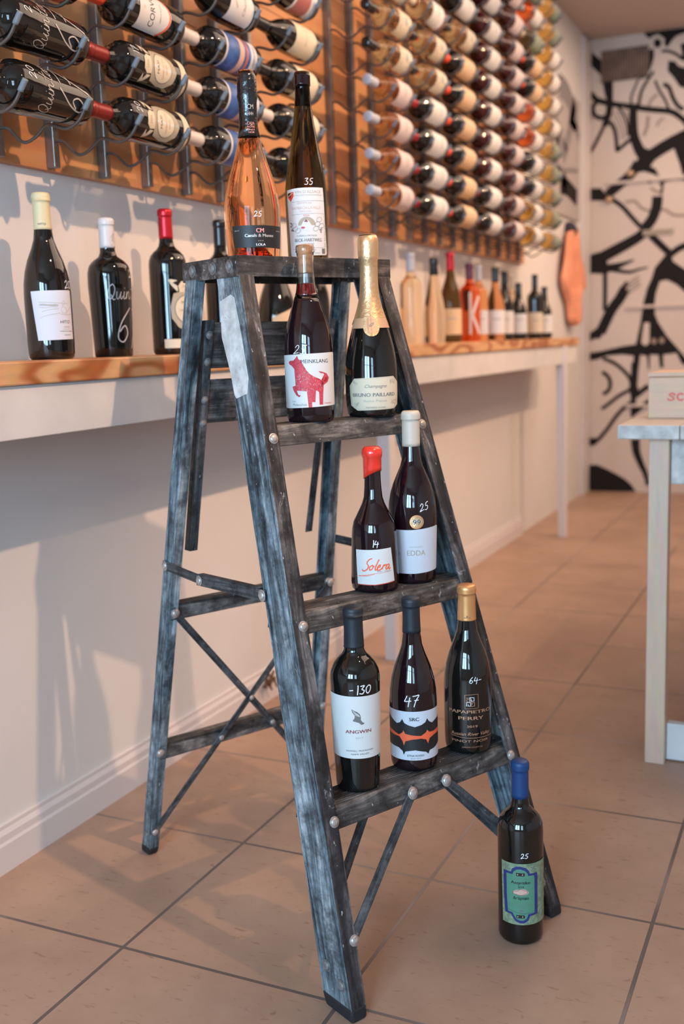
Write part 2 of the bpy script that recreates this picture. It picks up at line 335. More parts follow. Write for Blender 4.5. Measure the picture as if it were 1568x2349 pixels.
def spline(pts, n=6):
    out = []; P = [Vector((*p, 0)) if len(p) == 2 else Vector(p) for p in pts]
    for i in range(len(P)-1):
        p0 = P[max(i-1, 0)]; p1 = P[i]; p2 = P[i+1]; p3 = P[min(i+2, len(P)-1)]
        for k in range(n):
            t = k/n; out.append(.5*((2*p1)+(p2-p0)*t+(2*p0-5*p1+4*p2-p3)*t*t+(3*p1-p0-3*p2+p3)*t**3))
    out.append(P[-1]); return out
def ribbon2d(pts, wd, smooth=5, w2=None):
    # returns list of quads (2D) of a stroke
    P = spline(pts, smooth) if smooth > 1 and len(pts) > 2 else [Vector((p[0], p[1], 0)) for p in pts]
    n = len(P); L, Rr = [], []
    for i, p in enumerate(P):
        d = P[min(i+1, n-1)]-P[max(i-1, 0)]
        if d.length < 1e-9: d = Vector((1, 0, 0))
        d.normalize(); nn = Vector((-d.y, d.x, 0))
        f = i/(n-1); ww = (wd if w2 is None else wd*(1-f)+w2*f)/2
        L.append(p+nn*ww); Rr.append(p-nn*ww)
    return [[(L[i].x, L[i].y), (Rr[i].x, Rr[i].y), (Rr[i+1].x, Rr[i+1].y), (L[i+1].x, L[i+1].y)] for i in range(n-1)]
_tc = {}
def text2d(s):
    if s in _tc: return _tc[s]
    c = bpy.data.curves.new('t', 'FONT'); c.body = s; c.size = 1; c.resolution_u = 3
    o = bpy.data.objects.new('t', c); me = o.to_mesh()
    V = [(v.co.x, v.co.y) for v in me.vertices]; Fc = [[V[i] for i in p.vertices] for p in me.polygons]
    o.to_mesh_clear(); bpy.data.objects.remove(o); bpy.data.curves.remove(c)
    _tc[s] = Fc; return Fc

# hand-drawn glyph strokes in a 0..1 box
G = {
 '0': [[(.5, 1), (.12, .75), (.1, .3), (.42, 0), (.8, .3), (.82, .8), (.5, 1)]],
 '1': [[(.45, 1.1), (.5, .6), (.5, -.1)]],
 '2': [[(.05, .72), (.35, 1), (.68, .85), (.6, .5), (.05, 0), (.5, .08), (.95, .12)]],
 '3': [[(.1, .95), (.75, 1), (.4, .58), (.8, .4), (.6, .02), (.05, .08)]],
 '4': [[(.30, 1), (.16, .7), (.02, .42), (.10, .38), (.5, .41), (.98, .45)], [(.72, .82), (.66, .3), (.62, -.2)]],
 '5': [[(.9, 1.0), (.35, .92), (.25, .58), (.7, .5), (.72, .15), (.35, -.02), (.1, .1)]],
 '6': [[(.7, 1), (.2, .6), (.1, .15), (.5, 0), (.75, .25), (.45, .48), (.15, .3)]],
 '7': [[(.05, .95), (.5, 1), (.95, 1.05), (.6, .5), (.4, -.2)], [(.35, .5), (.95, .55)]],
 '8': [[(.6, .9), (.3, 1), (.2, .75), (.6, .45), (.6, .1), (.25, 0), (.15, .3), (.6, .6), (.7, .85), (.6, .9)]],
 '9': [[(.7, .7), (.4, 1), (.1, .7), (.4, .5), (.7, .75), (.65, .3), (.5, 0)]],
 '-': [[(.1, .45), (.7, .5)]], "'": [[(.4, 1.1), (.35, .85)]],
 'Q': [[(.5, 1.), (.1, .8), (.0, .3), (.3, 0), (.75, .2), (.85, .7), (.5, 1), (.3, .9)], [(.45, .3), (.8, -.05), (1.05, .0)]],
 'u': [[(0, .5), (.05, .1), (.3, .0), (.55, .3), (.6, .5), (.6, .1), (.8, .0), (1, .2)]],
 'i': [[(.1, .5), (.1, .1), (.3, 0), (.6, .2)], [(.12, .75), (.13, .7)]],
 'n': [[(.0, .5), (.05, 0), (.15, .35), (.45, .5), (.55, .1), (.75, 0), (1, .2)]],
 't': [[(.35, 1.15), (.25, .3), (.4, 0), (.8, .15)], [(-.1, .65), (.9, .75)]],
 'a': [[(.65, .45), (.3, .5), (.05, .2), (.25, 0), (.6, .3), (.65, .45), (.65, .1), (.85, 0), (1, .15)]],
 'd': [[(.6, .4), (.2, .45), (.05, .15), (.3, 0), (.6, .3), (.7, 1.), (.65, .1), (.9, .05)]],
 'e': [[(.05, .2), (.5, .35), (.4, .52), (.1, .3), (.2, 0), (.6, .0), (.95, .2)]],
 'S': [[(1.05, 1.2), (.6, 1.1), (.3, .75), (.7, .4), (.55, .05), (0, -.12), (-.35, .05)]],
 'o': [[(.4, .5), (.05, .3), (.2, 0), (.6, .15), (.6, .45), (.4, .5), (.9, .35)]],
 'l': [[(.5, 1.1), (.2, .4), (.25, 0), (.6, .1)]],
 'r': [[(.05, .05), (.2, .5), (.3, .4), (.6, .5), (.75, .45)]],
}
ADV = {'i': .5, 'l': .5, 't': .75, 'r': .75, '1': .7, "'": .5, '-': .9, 'Q': 1.15}
def hand(s, h, sw, slant=.12, adv=1.0, aspect=.72):
    quads = []; x = 0
    for ch in s:
        if ch == ' ': x += .5*h*aspect; continue
        for st in G[ch]:
            pts = [(x+px*h*aspect+py*h*slant, py*h) for px, py in st]
            quads += ribbon2d(pts, sw, 4)
        x += ADV.get(ch, 1.0)*h*aspect*adv*1.05
    return quads, x

# bottle profiles: (height fraction, radius fraction), body only (glass)
PROF = {
 'heavy': [(0, .0), (.004, .70), (.0, .82), (.012, .875), (.05, .895), (.19, .93), (.40, .97), (.55, .99), (.617, 1), (.64, .985), (.66, .95), (.685, .87), (.70, .81), (.726, .65), (.745, .50), (.765, .42), (.793, .385), (.88, .36), (.955, .36), (.957, .39), (.99, .39), (1, .35), (1, 0)],
 'bord': [(0, 0), (.004, .80), (.0, .90), (.012, .97), (.03, 1), (.35, 1), (.62, 1), (.655, .97), (.686, .88), (.71, .73), (.73, .55), (.75, .43), (.775, .38), (.80, .355), (.955, .345), (.957, .38), (.99, .38), (1, .34), (1, 0)],
 'burg': [(0, 0), (.004, .78), (.0, .87), (.012, .95), (.04, .985), (.1, 1), (.39, 1), (.463, .975), (.534, .895), (.605, .75), (.677, .545), (.727, .43), (.80, .365), (.88, .345), (.955, .34), (.957, .38), (.985, .38), (1, .35), (1, 0)],
 'edda': [(0, 0), (.004, .75), (.0, .84), (.012, .90), (.05, .925), (.2, .965), (.33, 1), (.415, .985), (.47, .955), (.526, .885), (.58, .765), (.64, .59), (.68, .47), (.72, .395), (.80, .34), (.955, .335), (.957, .37), (.985, .37), (1, .33), (1, 0)],
 'solera': [(0, 0), (.004, .80), (.0, .90), (.015, .97), (.055, 1), (.2, .975), (.385, .93), (.4375, .90), (.484, .83), (.516, .73), (.58, .54), (.61, .46), (.65, .39), (.71, .355), (.78, .335), (.955, .33), (1, .32), (1, 0)],
 'meink': [(0, 0), (.004, .80), (.0, .90), (.012, .96), (.04, .99), (.40, 1), (.457, .975), (.513, .92), (.569, .83), (.625, .70), (.68, .565), (.736, .44), (.787, .385), (.84, .36), (.94, .35), (.957, .355), (.96, .385), (.985, .385), (.998, .36), (1, .30), (1, 0)],
 'champ': [(0, 0), (.004, .75), (.0, .86), (.015, .93), (.06, .975), (.12, 1), (.22, 1), (.276, .985), (.33, .945), (.385, .877), (.44, .785), (.495, .68), (.55, .565), (.604, .455), (.66, .365), (.71, .325), (.78, .305), (.877, .325), (1, .33), (1, 0)],
 'cava': [(0, 0), (.004, .80), (.0, .88), (.01, .915), (.03, .925), (.12, .965), (.22, 1), (.28, .995), (.344, .945), (.406, .86), (.47, .735), (.53, .60), (.594, .475), (.65, .385), (.72, .325), (.84, .315), (1, .31), (1, 0)],
 'flute': [(0, 0), (.004, .82), (.0, .91), (.01, .95), (.05, .965), (.335, 1), (.395, .97), (.455, .91), (.515, .83), (.575, .73), (.635, .64), (.695, .56), (.755, .475), (.815, .41), (.87, .37), (.925, .345), (.93, .375), (.985, .375), (1, .35), (1, 0)],
 'quinta': [(0, 0), (.004, .76), (.0, .84), (.012, .88), (.2, .92), (.42, .965), (.52, 1), (.61, .985), (.65, .93), (.667, .885), (.69, .77), (.705, .66), (.73, .43), (.76, .355), (.79, .34), (.955, .33), (.957, .36), (.99, .36), (1, .32), (1, 0)],
}
def profr(kind, f):
    P = PROF[kind][2:]
    for (a, ra), (b, rb) in zip(P, P[1:]):
        if a <= f <= b and b > a: return ra+(rb-ra)*(f-a)/(b-a)
    return P[-2][1]
def smoothprof(kind, H, R, f0=0.0, f1=1.0, off=0.0):
    fs = sorted({f0, f1} | {f for f, _ in PROF[kind][3:-1] if f0 < f < f1} | {f0+(f1-f0)*i/10 for i in range(11)})
    return [(profr(kind, f)*R+off, f*H) for f in fs]

class Bottle:
    '''one bottle: an Empty at its base, parts glass / capsule / label / price_mark'''
    def __init__(s, name, kind, H, R, glassmat, loc, face, label=None, cat='wine bottle', group=None, rot=None, seg=56):
        s.kind, s.H, s.R = kind, H, R; s.face = face
        s.root = empty(name, loc, 0, label, cat, group)
        if rot is not None: s.root.matrix_world = Matrix.Translation(loc) @ rot
        bm = BM()
        pr = [(r*R, f*H) for f, r in PROF[kind]]
        # densify
        d = []
        for (a, b), (c, e) in zip(pr, pr[1:]):
            for k in range(3): d.append((a+(c-a)*k/3, b+(e-b)*k/3))
        d.append(pr[-1])
        if kind == 'flute' or True: pass
        lathe(bm, d, seg); s.seg = seg
        s.body = obj('glass', bm, glassmat, s.root, smooth=True)
        sm = s.body.data
    def r(s, z): return profr(s.kind, max(0, min(1, z/s.H)))*s.R
    def sleeve(s, name, f0, f1, mat, off=.0009, ring=True, top=True, slant=0, lab=None, extra=None):
        '''capsule over the neck between height fractions'''
        pr = smoothprof(s.kind, s.H, s.R, f0, f1, off)
        pr = extra or pr
        bm = BM(); full = [(pr[0][0]-off, pr[0][1])]+pr
        if top: full += [(pr[-1][0]*.86, pr[-1][1]+.0018), (0, pr[-1][1]+.0018)]
        lathe(bm, full, s.seg)
        if slant:
            zlo = pr[0][1]
            for v in bm.verts:
                if v.co.z < zlo+.02:
                    t = math.cos(math.atan2(v.co.y, v.co.x)-s.face-math.radians(60))
                    v.co.z += slant*(.5+.5*t)*(1-(v.co.z-zlo)/.02)
        o = obj(name, bm, mat, s.root, smooth=True)
        if lab: o['label'] = lab
        return o
    def decal(s, name, items, mats, face=None, eps=.0005, step=.004, lab=None):
        '''items: list of (quads/polys in (s,z) metres, material index, layer)'''
        face = s.face if face is None else face
        bm = BM(); Rref = s.R*.97
        lay = bm.verts.layers.int.new('lay')
        for polys, mi, ly in items:
            for P in polys:
                if len(P) < 3: continue
                vs = [bm.verts.new((x, ly*.001, z)) for x, z in P]
                for v in vs: v[lay] = ly
                try: bm.faces.new(vs).material_index = mi
                except ValueError: pass
        bmesh.ops.triangulate(bm, faces=[f for f in bm.faces if len(f.verts) > 4])
        if not bm.verts: bm.free(); return None
        xs = [v.co.x for v in bm.verts]; zs = [v.co.z for v in bm.verts]
        x = math.floor(min(xs)/step)*step+step
        while x < max(xs):
            bmesh.ops.bisect_plane(bm, geom=bm.verts[:]+bm.edges[:]+bm.faces[:], plane_co=(x, 0, 0), plane_no=(1, 0, 0)); x += step
        r0, r1 = s.r(min(zs)), s.r(max(zs))
        zstep = .005 if abs(r0-r1) > .001 else .02
        z = math.floor(min(zs)/zstep)*zstep+zstep
        while z < max(zs):
            bmesh.ops.bisect_plane(bm, geom=bm.verts[:]+bm.edges[:]+bm.faces[:], plane_co=(0, 0, z), plane_no=(0, 0, 1)); z += zstep
        for v in bm.verts:
            ly = round(v.co.y/.001); th = face+v.co.x/Rref; rr = s.r(v.co.z)+eps+ly*.00018
            v.co = Vector((rr*math.cos(th), rr*math.sin(th), v.co.z))
        me = bpy.data.meshes.new(name); 
        for f in bm.faces:
            f.normal_update(); c = f.calc_center_median()
            if f.normal.x*c.x+f.normal.y*c.y < 0: f.normal_flip()
            f.smooth = True
        bm.to_mesh(me); bm.free()
        for m in mats: me.materials.append(m)
        o = bpy.data.objects.new(name, me); COL.objects.link(o); o.parent = s.root
        if lab: o['label'] = lab
        return o
def facing(loc, off=0):
    return math.atan2(CAM.y-loc[1], CAM.x-loc[0])+math.radians(off)
class Art:
    '''measures label artwork: picture-zoom units -> metres on the bottle's surface'''
    def __init__(s, cx, rpx, ybase, ytop, H, R, off=0, slope=0):
        s.cx, s.rpx, s.yb, s.yt, s.H, s.R, s.off, s.slope = cx, rpx, ybase, ytop, H, R, math.radians(off), slope
        s.items = []; s.mats = []
    def mi(s, m):
        if m not in s.mats: s.mats.append(m)
        return s.mats.index(m)
    def xy(s, X, Y):
        u = max(-.999, min(.999, (X-s.cx)/s.rpx)); return ((math.asin(u)-s.off)*s.R*.97, (s.yb-Y+(X-s.cx)*s.slope)/(s.yb-s.yt)*s.H)
    def poly(s, pts, m, ly=1): s.items.append(([[s.xy(*p) for p in pts]], s.mi(m), ly)); return s
    def line(s, pts, wd, m, ly=2, sm=5, w2=None):
        k = s.H/(s.yb-s.yt); q = ribbon2d([s.xy(*p) for p in pts], wd*k, sm, None if w2 is None else w2*k); s.items.append((q, s.mi(m), ly)); return s
    def ell(s, cx, cy, rx, ry, m, ly=1): return s.poly([(cx+rx*math.cos(t*math.pi/10), cy+ry*math.sin(t*math.pi/10)) for t in range(20)], m, ly)
    def text(s, txt, X, Y, h, m, wpx=None, ly=2, shear=0, bold=0):
        '''centre X, baseline Y, cap height h, total width wpx (zoom units)'''
        Fc = text2d(txt); xs = [p[0] for f in Fc for p in f]; x0, x1 = min(xs), max(xs)
        k = s.H/(s.yb-s.yt); sy = h*k/.70; wm = ((s.xy(X+wpx/2, Y)[0]-s.xy(X-wpx/2, Y)[0]) if wpx else (x1-x0)*sy); sx = wm/(x1-x0)
        cx, cz = s.xy(X, Y)
        for dx in ((0,) if not bold else (-bold*k/2, bold*k/2)):
            s.items.append(([[(cx+(p[0]-(x0+x1)/2)*sx+p[1]*sy*shear+dx, cz+p[1]*sy) for p in f] for f in Fc], s.mi(m), ly))
        return s
    def hand(s, txt, X, Y, h, m, sw=5, ly=2, slant=.12, adv=1., aspect=.72, rot=0):
        k = s.H/(s.yb-s.yt); q, wd = hand(txt, h*k, sw*k, slant, adv, aspect); cx, cz = s.xy(X, Y)
        c, sn = math.cos(rot), math.sin(rot)
        s.items.append(([[(cx+(px-wd/2)*c-pz*sn, cz+pz*c+(px-wd/2)*sn) for px, pz in f] for f in q], s.mi(m), ly)); return s
    def put(s, b, name='label', lab=None): return b.decal(name, s.items, s.mats, face=b.face, lab=lab)

# ================================================================== STRUCTURE
def struct(name, bm, m, bevel=0.0): o = obj(name, bm, m, bevel=bevel); o['kind'] = 'structure'; return o
XR, YF, YB = 4.6, -2.6, 6.81
bm = BM(); box(bm, (-.15, YF-.15, -.1), (XR+.1, YB+.1, 0)); struct('floor', bm, M['tile'])
bm = BM(); box(bm, (-.15, YF-.15, CEIL), (XR+.1, YB+.1, CEIL+.1)); struct('ceiling', bm, M['ceil'])
bm = BM(); box(bm, (-.12, YF-.12, 0), (0, YB, CEIL)); struct('wall_left', bm, M['wall'])
bm = BM(); box(bm, (XR, YF-.12, 0), (XR+.1, YB, CEIL)); struct('wall_right', bm, M['wall'])
# front wall with three window openings
bm = BM(); xs = [0]
box(bm, (0, YF-.1, 0), (XR, YF, .8)); box(bm, (0, YF-.1, 2.3), (XR, YF, CEIL))
edges = [0]+[v for a in WIN for v in a]+[XR]
for i in range(0, len(edges), 2): box(bm, (edges[i], YF-.1, .8), (edges[i+1], YF, 2.3))
struct('wall_front', bm, M['wall'])
for n, (x0, x1) in enumerate(WIN, 1):
    bm = BM(); t = .035
    box(bm, (x0, YF-.06, .8), (x0+t, YF-.01, 2.3)); box(bm, (x1-t, YF-.06, .8), (x1, YF-.01, 2.3))
    box(bm, (x0+t, YF-.06, .8), (x1-t, YF-.01, .8+t)); box(bm, (x0+t, YF-.06, 2.3-t), (x1-t, YF-.01, 2.3))
    box(bm, ((x0+x1)/2-.02, YF-.055, .8+t), ((x0+x1)/2+.02, YF-.015, 2.3-t)); box(bm, (x0+t, YF-.052, 1.7), (x1-t, YF-.018, 1.74))
    struct('window_%d' % n, bm, M['base'])
for o in COL.objects:
    if o.name.startswith('window_daylight'): o.location.y = YF-.12; o.data.energy *= 1.35
# baseboard on the rack wall, moulded profile
bm = BM(); pf = [(0, 0), (.015, 0), (.015, .058), (.012, .064), (.012, .078), (.007, .088), (.007, .096), (0, .096)]
loft(bm, [(x, YF, z) for x, z in pf], [(x, 5.14, z) for x, z in pf]); struct('baseboard_left', bm, M['base'])
# pale casing at the corner by the mural
boxobj('trim_1', (0.0, 6.60, 0.0), (.018, 6.80, 2.86), M['base'])['kind'] = 'structure'

# ---- mural wall (paint is part of the wall's own surface)
def onplane_y(px, py, Y):
    d = Fv+Rv*((px-IMW/2)/FPX)-Uv*((py-IMH/2)/FPX); t = (Y-CAM.y)/d.y; p = CAM+d*t; return (p.x, p.z)
def onplane_x(px, py, X):
    d = Fv+Rv*((px-IMW/2)/FPX)-Uv*((py-IMH/2)/FPX); t = (X-CAM.x)/d.x; p = CAM+d*t; return (p.y, p.z)
K = 6.877
def Z(o): return lambda X, Y: onplane_y(1340+X/K, o+Y/K, YB)
Z2, Z3, Z4, Z5 = Z(20), Z(300), Z(560), Z(840)
mural = BM(); box(mural, (0, YB, 0), (XR, YB+.1, CEIL))
lyr = [0]
def mpoly(Zf, pts, mi=1, raw=False, lift=None):
    lyr[0] += 1; y = YB-.0008-.00003*lyr[0] if lift is None else YB-lift
    q = pts if raw else [Zf(*p) for p in pts]
    vs = [mural.verts.new((max(.001, x), y, z)) for x, z in q]
    f = mural.faces.new(vs); f.material_index = mi
def mstroke(Zf, pts, wd, mi=1, w2=None, lift=None):
    lyr[0] += 1; y = YB-.0008-.00003*lyr[0] if lift is None else YB-lift
    s_ = .0031/K
    q = ribbon2d([Zf(*p) for p in pts], wd*s_, 5, None if w2 is None else w2*s_)
    for f in q:
        mural.faces.new([mural.verts.new((max(.001, x), y, z)) for x, z in f]).material_index = mi
    for e, ww in ((q[0], wd), (q[-1], w2 or wd)):   # round ends
        pass
mpoly(Z2, [(30, 580), (60, 600), (130, 700), (250, 800), (330, 900), (400, 1000), (412, 1200), (430, 1450), (330, 1400), (260, 1050), (150, 950), (40, 850)])
mstroke(Z2, [(55, 1130), (70, 1250), (110, 1370), (220, 1440), (400, 1490), (700, 1540), (900, 1575), (1350, 1620), (1480, 1690), (1568, 1760), (1640, 1850)], 30, w2=80)
mstroke(Z2, [(95, 1330), (200, 1440), (420, 1500), (700, 1540), (1000, 1585), (1350, 1620), (1500, 1700)], 75)
mstroke(Z2, [(390, 950), (395, 1300), (390, 1600), (350, 1750), (320, 1850)], 95)
mstroke(Z2, [(260+130*math.cos(t*math.pi/8), 1590+135*math.sin(t*math.pi/8)) for t in range(17)], 62)
mstroke(Z2, [(60, 1625), (160, 1640)], 80)
mstroke(Z2, [(140, 1690), (90, 1770), (40, 1850)], 40, 2)
mstroke(Z2, [(340, 1780), (260, 1950), (150, 2170), (60, 2310)], 50)
mstroke(Z2, [(400, 1780), (470, 1900), (500, 2050), (510, 2200), (525, 2230), (620, 2150), (740, 2050)], 55)
for a in range(5): mstroke(Z2, [(430+a*45, 1640-a*25), (530+a*40, 1850-a*30), (590+a*30, 2080-a*20)], 16, 2)
mstroke(Z2, [(520, 1530), (620, 1680), (680, 1850), (690, 2000)], 30)
mstroke(Z2, [(770, 1500), (765, 1750), (780, 2000), (850, 2200), (930, 2330)], 105, w2=150)
mpoly(Z2, [(930, 380), (1568, 295), (1640, 290), (1640, 380), (1568, 385), (1450, 430), (1380, 500), (1310, 610), (1262, 580), (1260, 470), (1160, 400), (1050, 440), (1040, 480), (990, 450)])
mpoly(Z2, [(1150+62*math.cos(t*math.pi/8), 545+72*math.sin(t*math.pi/8)) for t in range(16)])
mpoly(Z2, [(1320, 820), (1430, 830), (1480, 900), (1568, 930), (1640, 930), (1640, 1260), (1568, 1250), (1500, 1230), (1400, 1080), (1310, 980)])
mpoly(Z2, [(1510, 560), (1640, 520), (1640, 840), (1568, 830), (1500, 780), (1540, 720)])
mstroke(Z2, [(1215, 670), (1320, 670), (1450, 720), (1540, 800)], 38)
mstroke(Z2, [(1040, 640), (1050, 760), (1010, 900), (960, 1020), (870, 1080)], 78)
mstroke(Z2, [(1090, 990), (980, 1150), (890, 1330), (850, 1560)], 42)
mstroke(Z2, [(850, 1110), (790, 1250), (735, 1400), (740, 1520)], 30)
mstroke(Z2, [(1240, 1190), (1330, 1240), (1400, 1420), (1480, 1540), (1568, 1590)], 55)
mstroke(Z2, [(1110, 1130), (1180, 1290), (1270, 1440), (1340, 1610)], 34)
mstroke(Z2, [(1150, 1350), (1060, 1430), (1010, 1540)], 36, 2)
mstroke(Z2, [(1000, 1690), (990, 1850), (930, 2010)], 44, 2); mstroke(Z2, [(1250, 1720), (1160, 1800), (1150, 1860)], 30, 2)
mstroke(Z3, [(640, 1130), (790, 1110), (900, 1220), (1040, 1265)], 34, 2); mstroke(Z3, [(1190, 1230), (1300, 1260), (1400, 1325), (1568, 1335), (1640, 1330)], 34, 2)
mstroke(Z3, [(1250, 800), (1400, 750), (1568, 762), (1640, 770)], 34, 2)
mstroke(Z3, [(1640, 60), (1568, 90), (1300, 230), (1080, 370), (960, 480)], 170)
mpoly(Z3, [(1380, 170), (1568, 40), (1640, 0), (1640, 860), (1568, 780), (1500, 520), (1420, 300)])
mpoly(Z3, [(790, 200), (1000, 290), (1130, 300), (1140, 420), (1040, 560), (1120, 600), (1180, 720), (1060, 680), (940, 640), (860, 660), (740, 610), (870, 400)])
mstroke(Z3, [(850, 500), (720, 700), (540, 860), (360, 1010)], 135)
mpoly(Z3, [(60, 910), (255, 905), (330, 990), (430, 1080), (400, 1110), (60, 1100)])
mstroke(Z3, [(330, 1010), (480, 1110), (600, 1200), (760, 1380), (900, 1530)], 62)
mstroke(Z3, [(1000, 780), (1060, 800)], 60); mstroke(Z3, [(1190, 850), (1250, 800)], 50); mstroke(Z3, [(1040, 900), (1140, 960), (1230, 970)], 34, 2); mstroke(Z3, [(1230, 820), (1215, 1000)], 34)
mstroke(Z3, [(1150, 1030), (1135, 1200), (1060, 1400), (930, 1560)], 145)
mstroke(Z3, [(1000, 1560), (830, 1690), (640, 1800), (420, 1920), (200, 2040)], 135, w2=170)
mpoly(Z4, [(50, 185), (220, 125), (350, 190), (360, 300), (330, 470), (50, 460)])
mstroke(Z3, [(1040, 1640), (1180, 1780), (1340, 1930)], 95); mstroke(Z3, [(1640, 1790), (1480, 1860), (1350, 1960)], 90)
mpoly(Z4, [(1110, 370), (1290, 150), (1360, 130), (1395, 270), (1568, 385), (1640, 430), (1640, 800), (1568, 740), (1450, 635), (1300, 562), (1190, 585), (1125, 780), (1105, 950), (1112, 1100), (1160, 1230), (1300, 1450), (1450, 1620), (1568, 1760), (1640, 1850), (1640, 1950), (1530, 1880), (1450, 1715), (1240, 1745), (1247, 1950), (1190, 1950), (1165, 1745), (1032, 1745), (1028, 1960), (1005, 1990), (985, 1765), (882, 1745), (850, 2000), (830, 2260), (700, 2260), (760, 2080), (775, 1760), (600, 1740), (350, 1760), (200, 1820), (40, 1840), (40, 1720), (250, 1690), (600, 1610), (810, 1580), (880, 1250), (930, 920), (990, 690), (1060, 540)])
mpoly(Z4, [(940, 1240), (1025, 1240), (1020, 1560), (960, 1605), (895, 1560)], 0)
mpoly(Z4, [(1095+45*math.cos(t*.6), 1530+50*math.sin(t*.6)) for t in range(10)], 2); mpoly(Z4, [(1220+45*math.cos(t*.6), 1520+50*math.sin(t*.6)) for t in range(10)], 2)
mstroke(Z4, [(325, 400), (325, 700), (320, 1050)], 62)
mstroke(Z4, [(640, 700), (560, 850), (430, 1030), (330, 1230), (250, 1400)], 150)
mstroke(Z4, [(680, 600), (590, 730), (560, 820)], 70)
mpoly(Z4, [(45, 1430), (250, 1280), (330, 1230), (330, 1330), (250, 1490), (150, 1495), (40, 1565)])
mstroke(Z4, [(330, 390), (500, 350), (620, 310), (780, 250)], 130, w2=20); mstroke(Z4, [(420, 400), (700, 440), (850, 400), (1000, 365)], 60, w2=20)
for a in range(4): mstroke(Z4, [(650+a*10, 640+a*50), (760+a*15, 560+a*45), (860+a*10, 490+a*50)], 18, 2)
mstroke(Z4, [(290, 1800), (440, 1860), (570, 1950), (700, 2090), (740, 2200)], 52)
mstroke(Z5, [(800, -60), (785, 150), (775, 350), (770, 560), (790, 700), (750, 800)], 110, w2=40)
mpoly(Z5, [(700, 330), (850, 330), (840, 480), (810, 520), (820, 620), (880, 680), (800, 770), (730, 815), (725, 700), (740, 560)])
mstroke(Z5, [(280, 90), (370, 160), (408, 270), (380, 380), (290, 440)], 55)
mstroke(Z5, [(270, 675), (400, 580), (540, 470), (720, 370)], 52)
mstroke(Z5, [(760, 560), (640, 640), (500, 790), (360, 990), (210, 1170)], 56)
mpoly(Z5, [(40, 1130), (245, 1130), (200, 1215), (150, 1255), (40, 1250)])
mstroke(Z5, [(1010, 310), (930, 370), (820, 460)], 75); mstroke(Z5, [(1020, 540), (930, 620), (790, 740)], 60)
mstroke(Z5, [(800, 1150), (820, 1350), (890, 1540), (960, 1700), (1000, 1880)], 130, w2=50)
mpoly(Z5, [(40, 1560), (200, 1555), (350, 1620), (520, 1710), (640, 1780), (740, 1870), (810, 1975), (40, 1985)])
mo = obj('wall_back', mural, [M['wallback'], M['ink'], M['inkgrey']]); mo['kind'] = 'structure'
# raised ledges of the panelled door under the paint
for zz, x0 in ((1.985, .12), (1.20, .25), (.565, .25)):
    o = boxobj('trim_2', (x0, YB-.016, zz), (1.2, YB-.001, zz+.018), M['wallback'], bevel=.003); o['kind'] = 'structure'
# vent grille
vt = empty('vent_grille', (.22, YB-.001, 2.70), 0, 'dark slatted vent grille near the ceiling in the black and white mural', 'vent')
vx = [(.082, 2.800), (.372, 2.805), (.335, 2.622), (.128, 2.620)]
boxobj('vent_back', (-.14, -.006, -.085), (.15, -.002, .105), M['ventdark'], vt, bevel=0)
for i in range(18):
    x = -.135+i*.0165; boxobj('slat', (x, -.018, -.082), (x+.006, -.006, .102), M['ventslat'], vt, bevel=0)
for (x, z), l in (((.268, 2.044), 'round brass lock high on the painted mural door'), ((.135, 1.894), 'round brass knob beside the black block of the mural')):
    bm = BM(); dome(bm, (0, 0, 0), (0, -1, 0), .025, .03); o = obj('door_knob', bm, M['knob'], smooth=True); o.location = (x, YB-.004, z); o.parent = mo; o['label'] = l
bm = BM(); box(bm, (-.095, -.006, -.017), (.095, 0, .017), 0)
for i in range(22): x = -.085+i*.0078; box(bm, (x, -.0075, -.008), (x+.003, -.0058, .008+(.003 if i % 3 else -.002)), 1)
o = obj('door_plaque', bm, [M['creamd'], M['inkgrey']]); o.location = (.445, YB-.002, 1.671); tag(o, 'small brown printed strip sign stuck on the painted mural', 'sign')
# picture panel on the left wall past the rack
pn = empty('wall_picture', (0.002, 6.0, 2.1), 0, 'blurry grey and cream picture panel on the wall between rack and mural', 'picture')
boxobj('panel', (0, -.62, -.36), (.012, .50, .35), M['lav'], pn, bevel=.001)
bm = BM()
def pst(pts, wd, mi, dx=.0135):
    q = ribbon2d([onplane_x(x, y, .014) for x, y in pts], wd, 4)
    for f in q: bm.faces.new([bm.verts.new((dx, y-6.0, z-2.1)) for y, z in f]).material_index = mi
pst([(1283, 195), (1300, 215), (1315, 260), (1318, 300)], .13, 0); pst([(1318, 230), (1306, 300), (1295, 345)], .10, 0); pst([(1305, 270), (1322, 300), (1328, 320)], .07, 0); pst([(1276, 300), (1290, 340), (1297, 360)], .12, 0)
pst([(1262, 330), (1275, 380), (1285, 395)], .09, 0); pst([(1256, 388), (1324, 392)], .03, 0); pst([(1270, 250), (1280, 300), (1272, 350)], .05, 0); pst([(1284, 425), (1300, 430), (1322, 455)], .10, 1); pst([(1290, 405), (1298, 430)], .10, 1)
obj('painted_strokes', bm, [M['inkfaint'], M['ink']], pn)

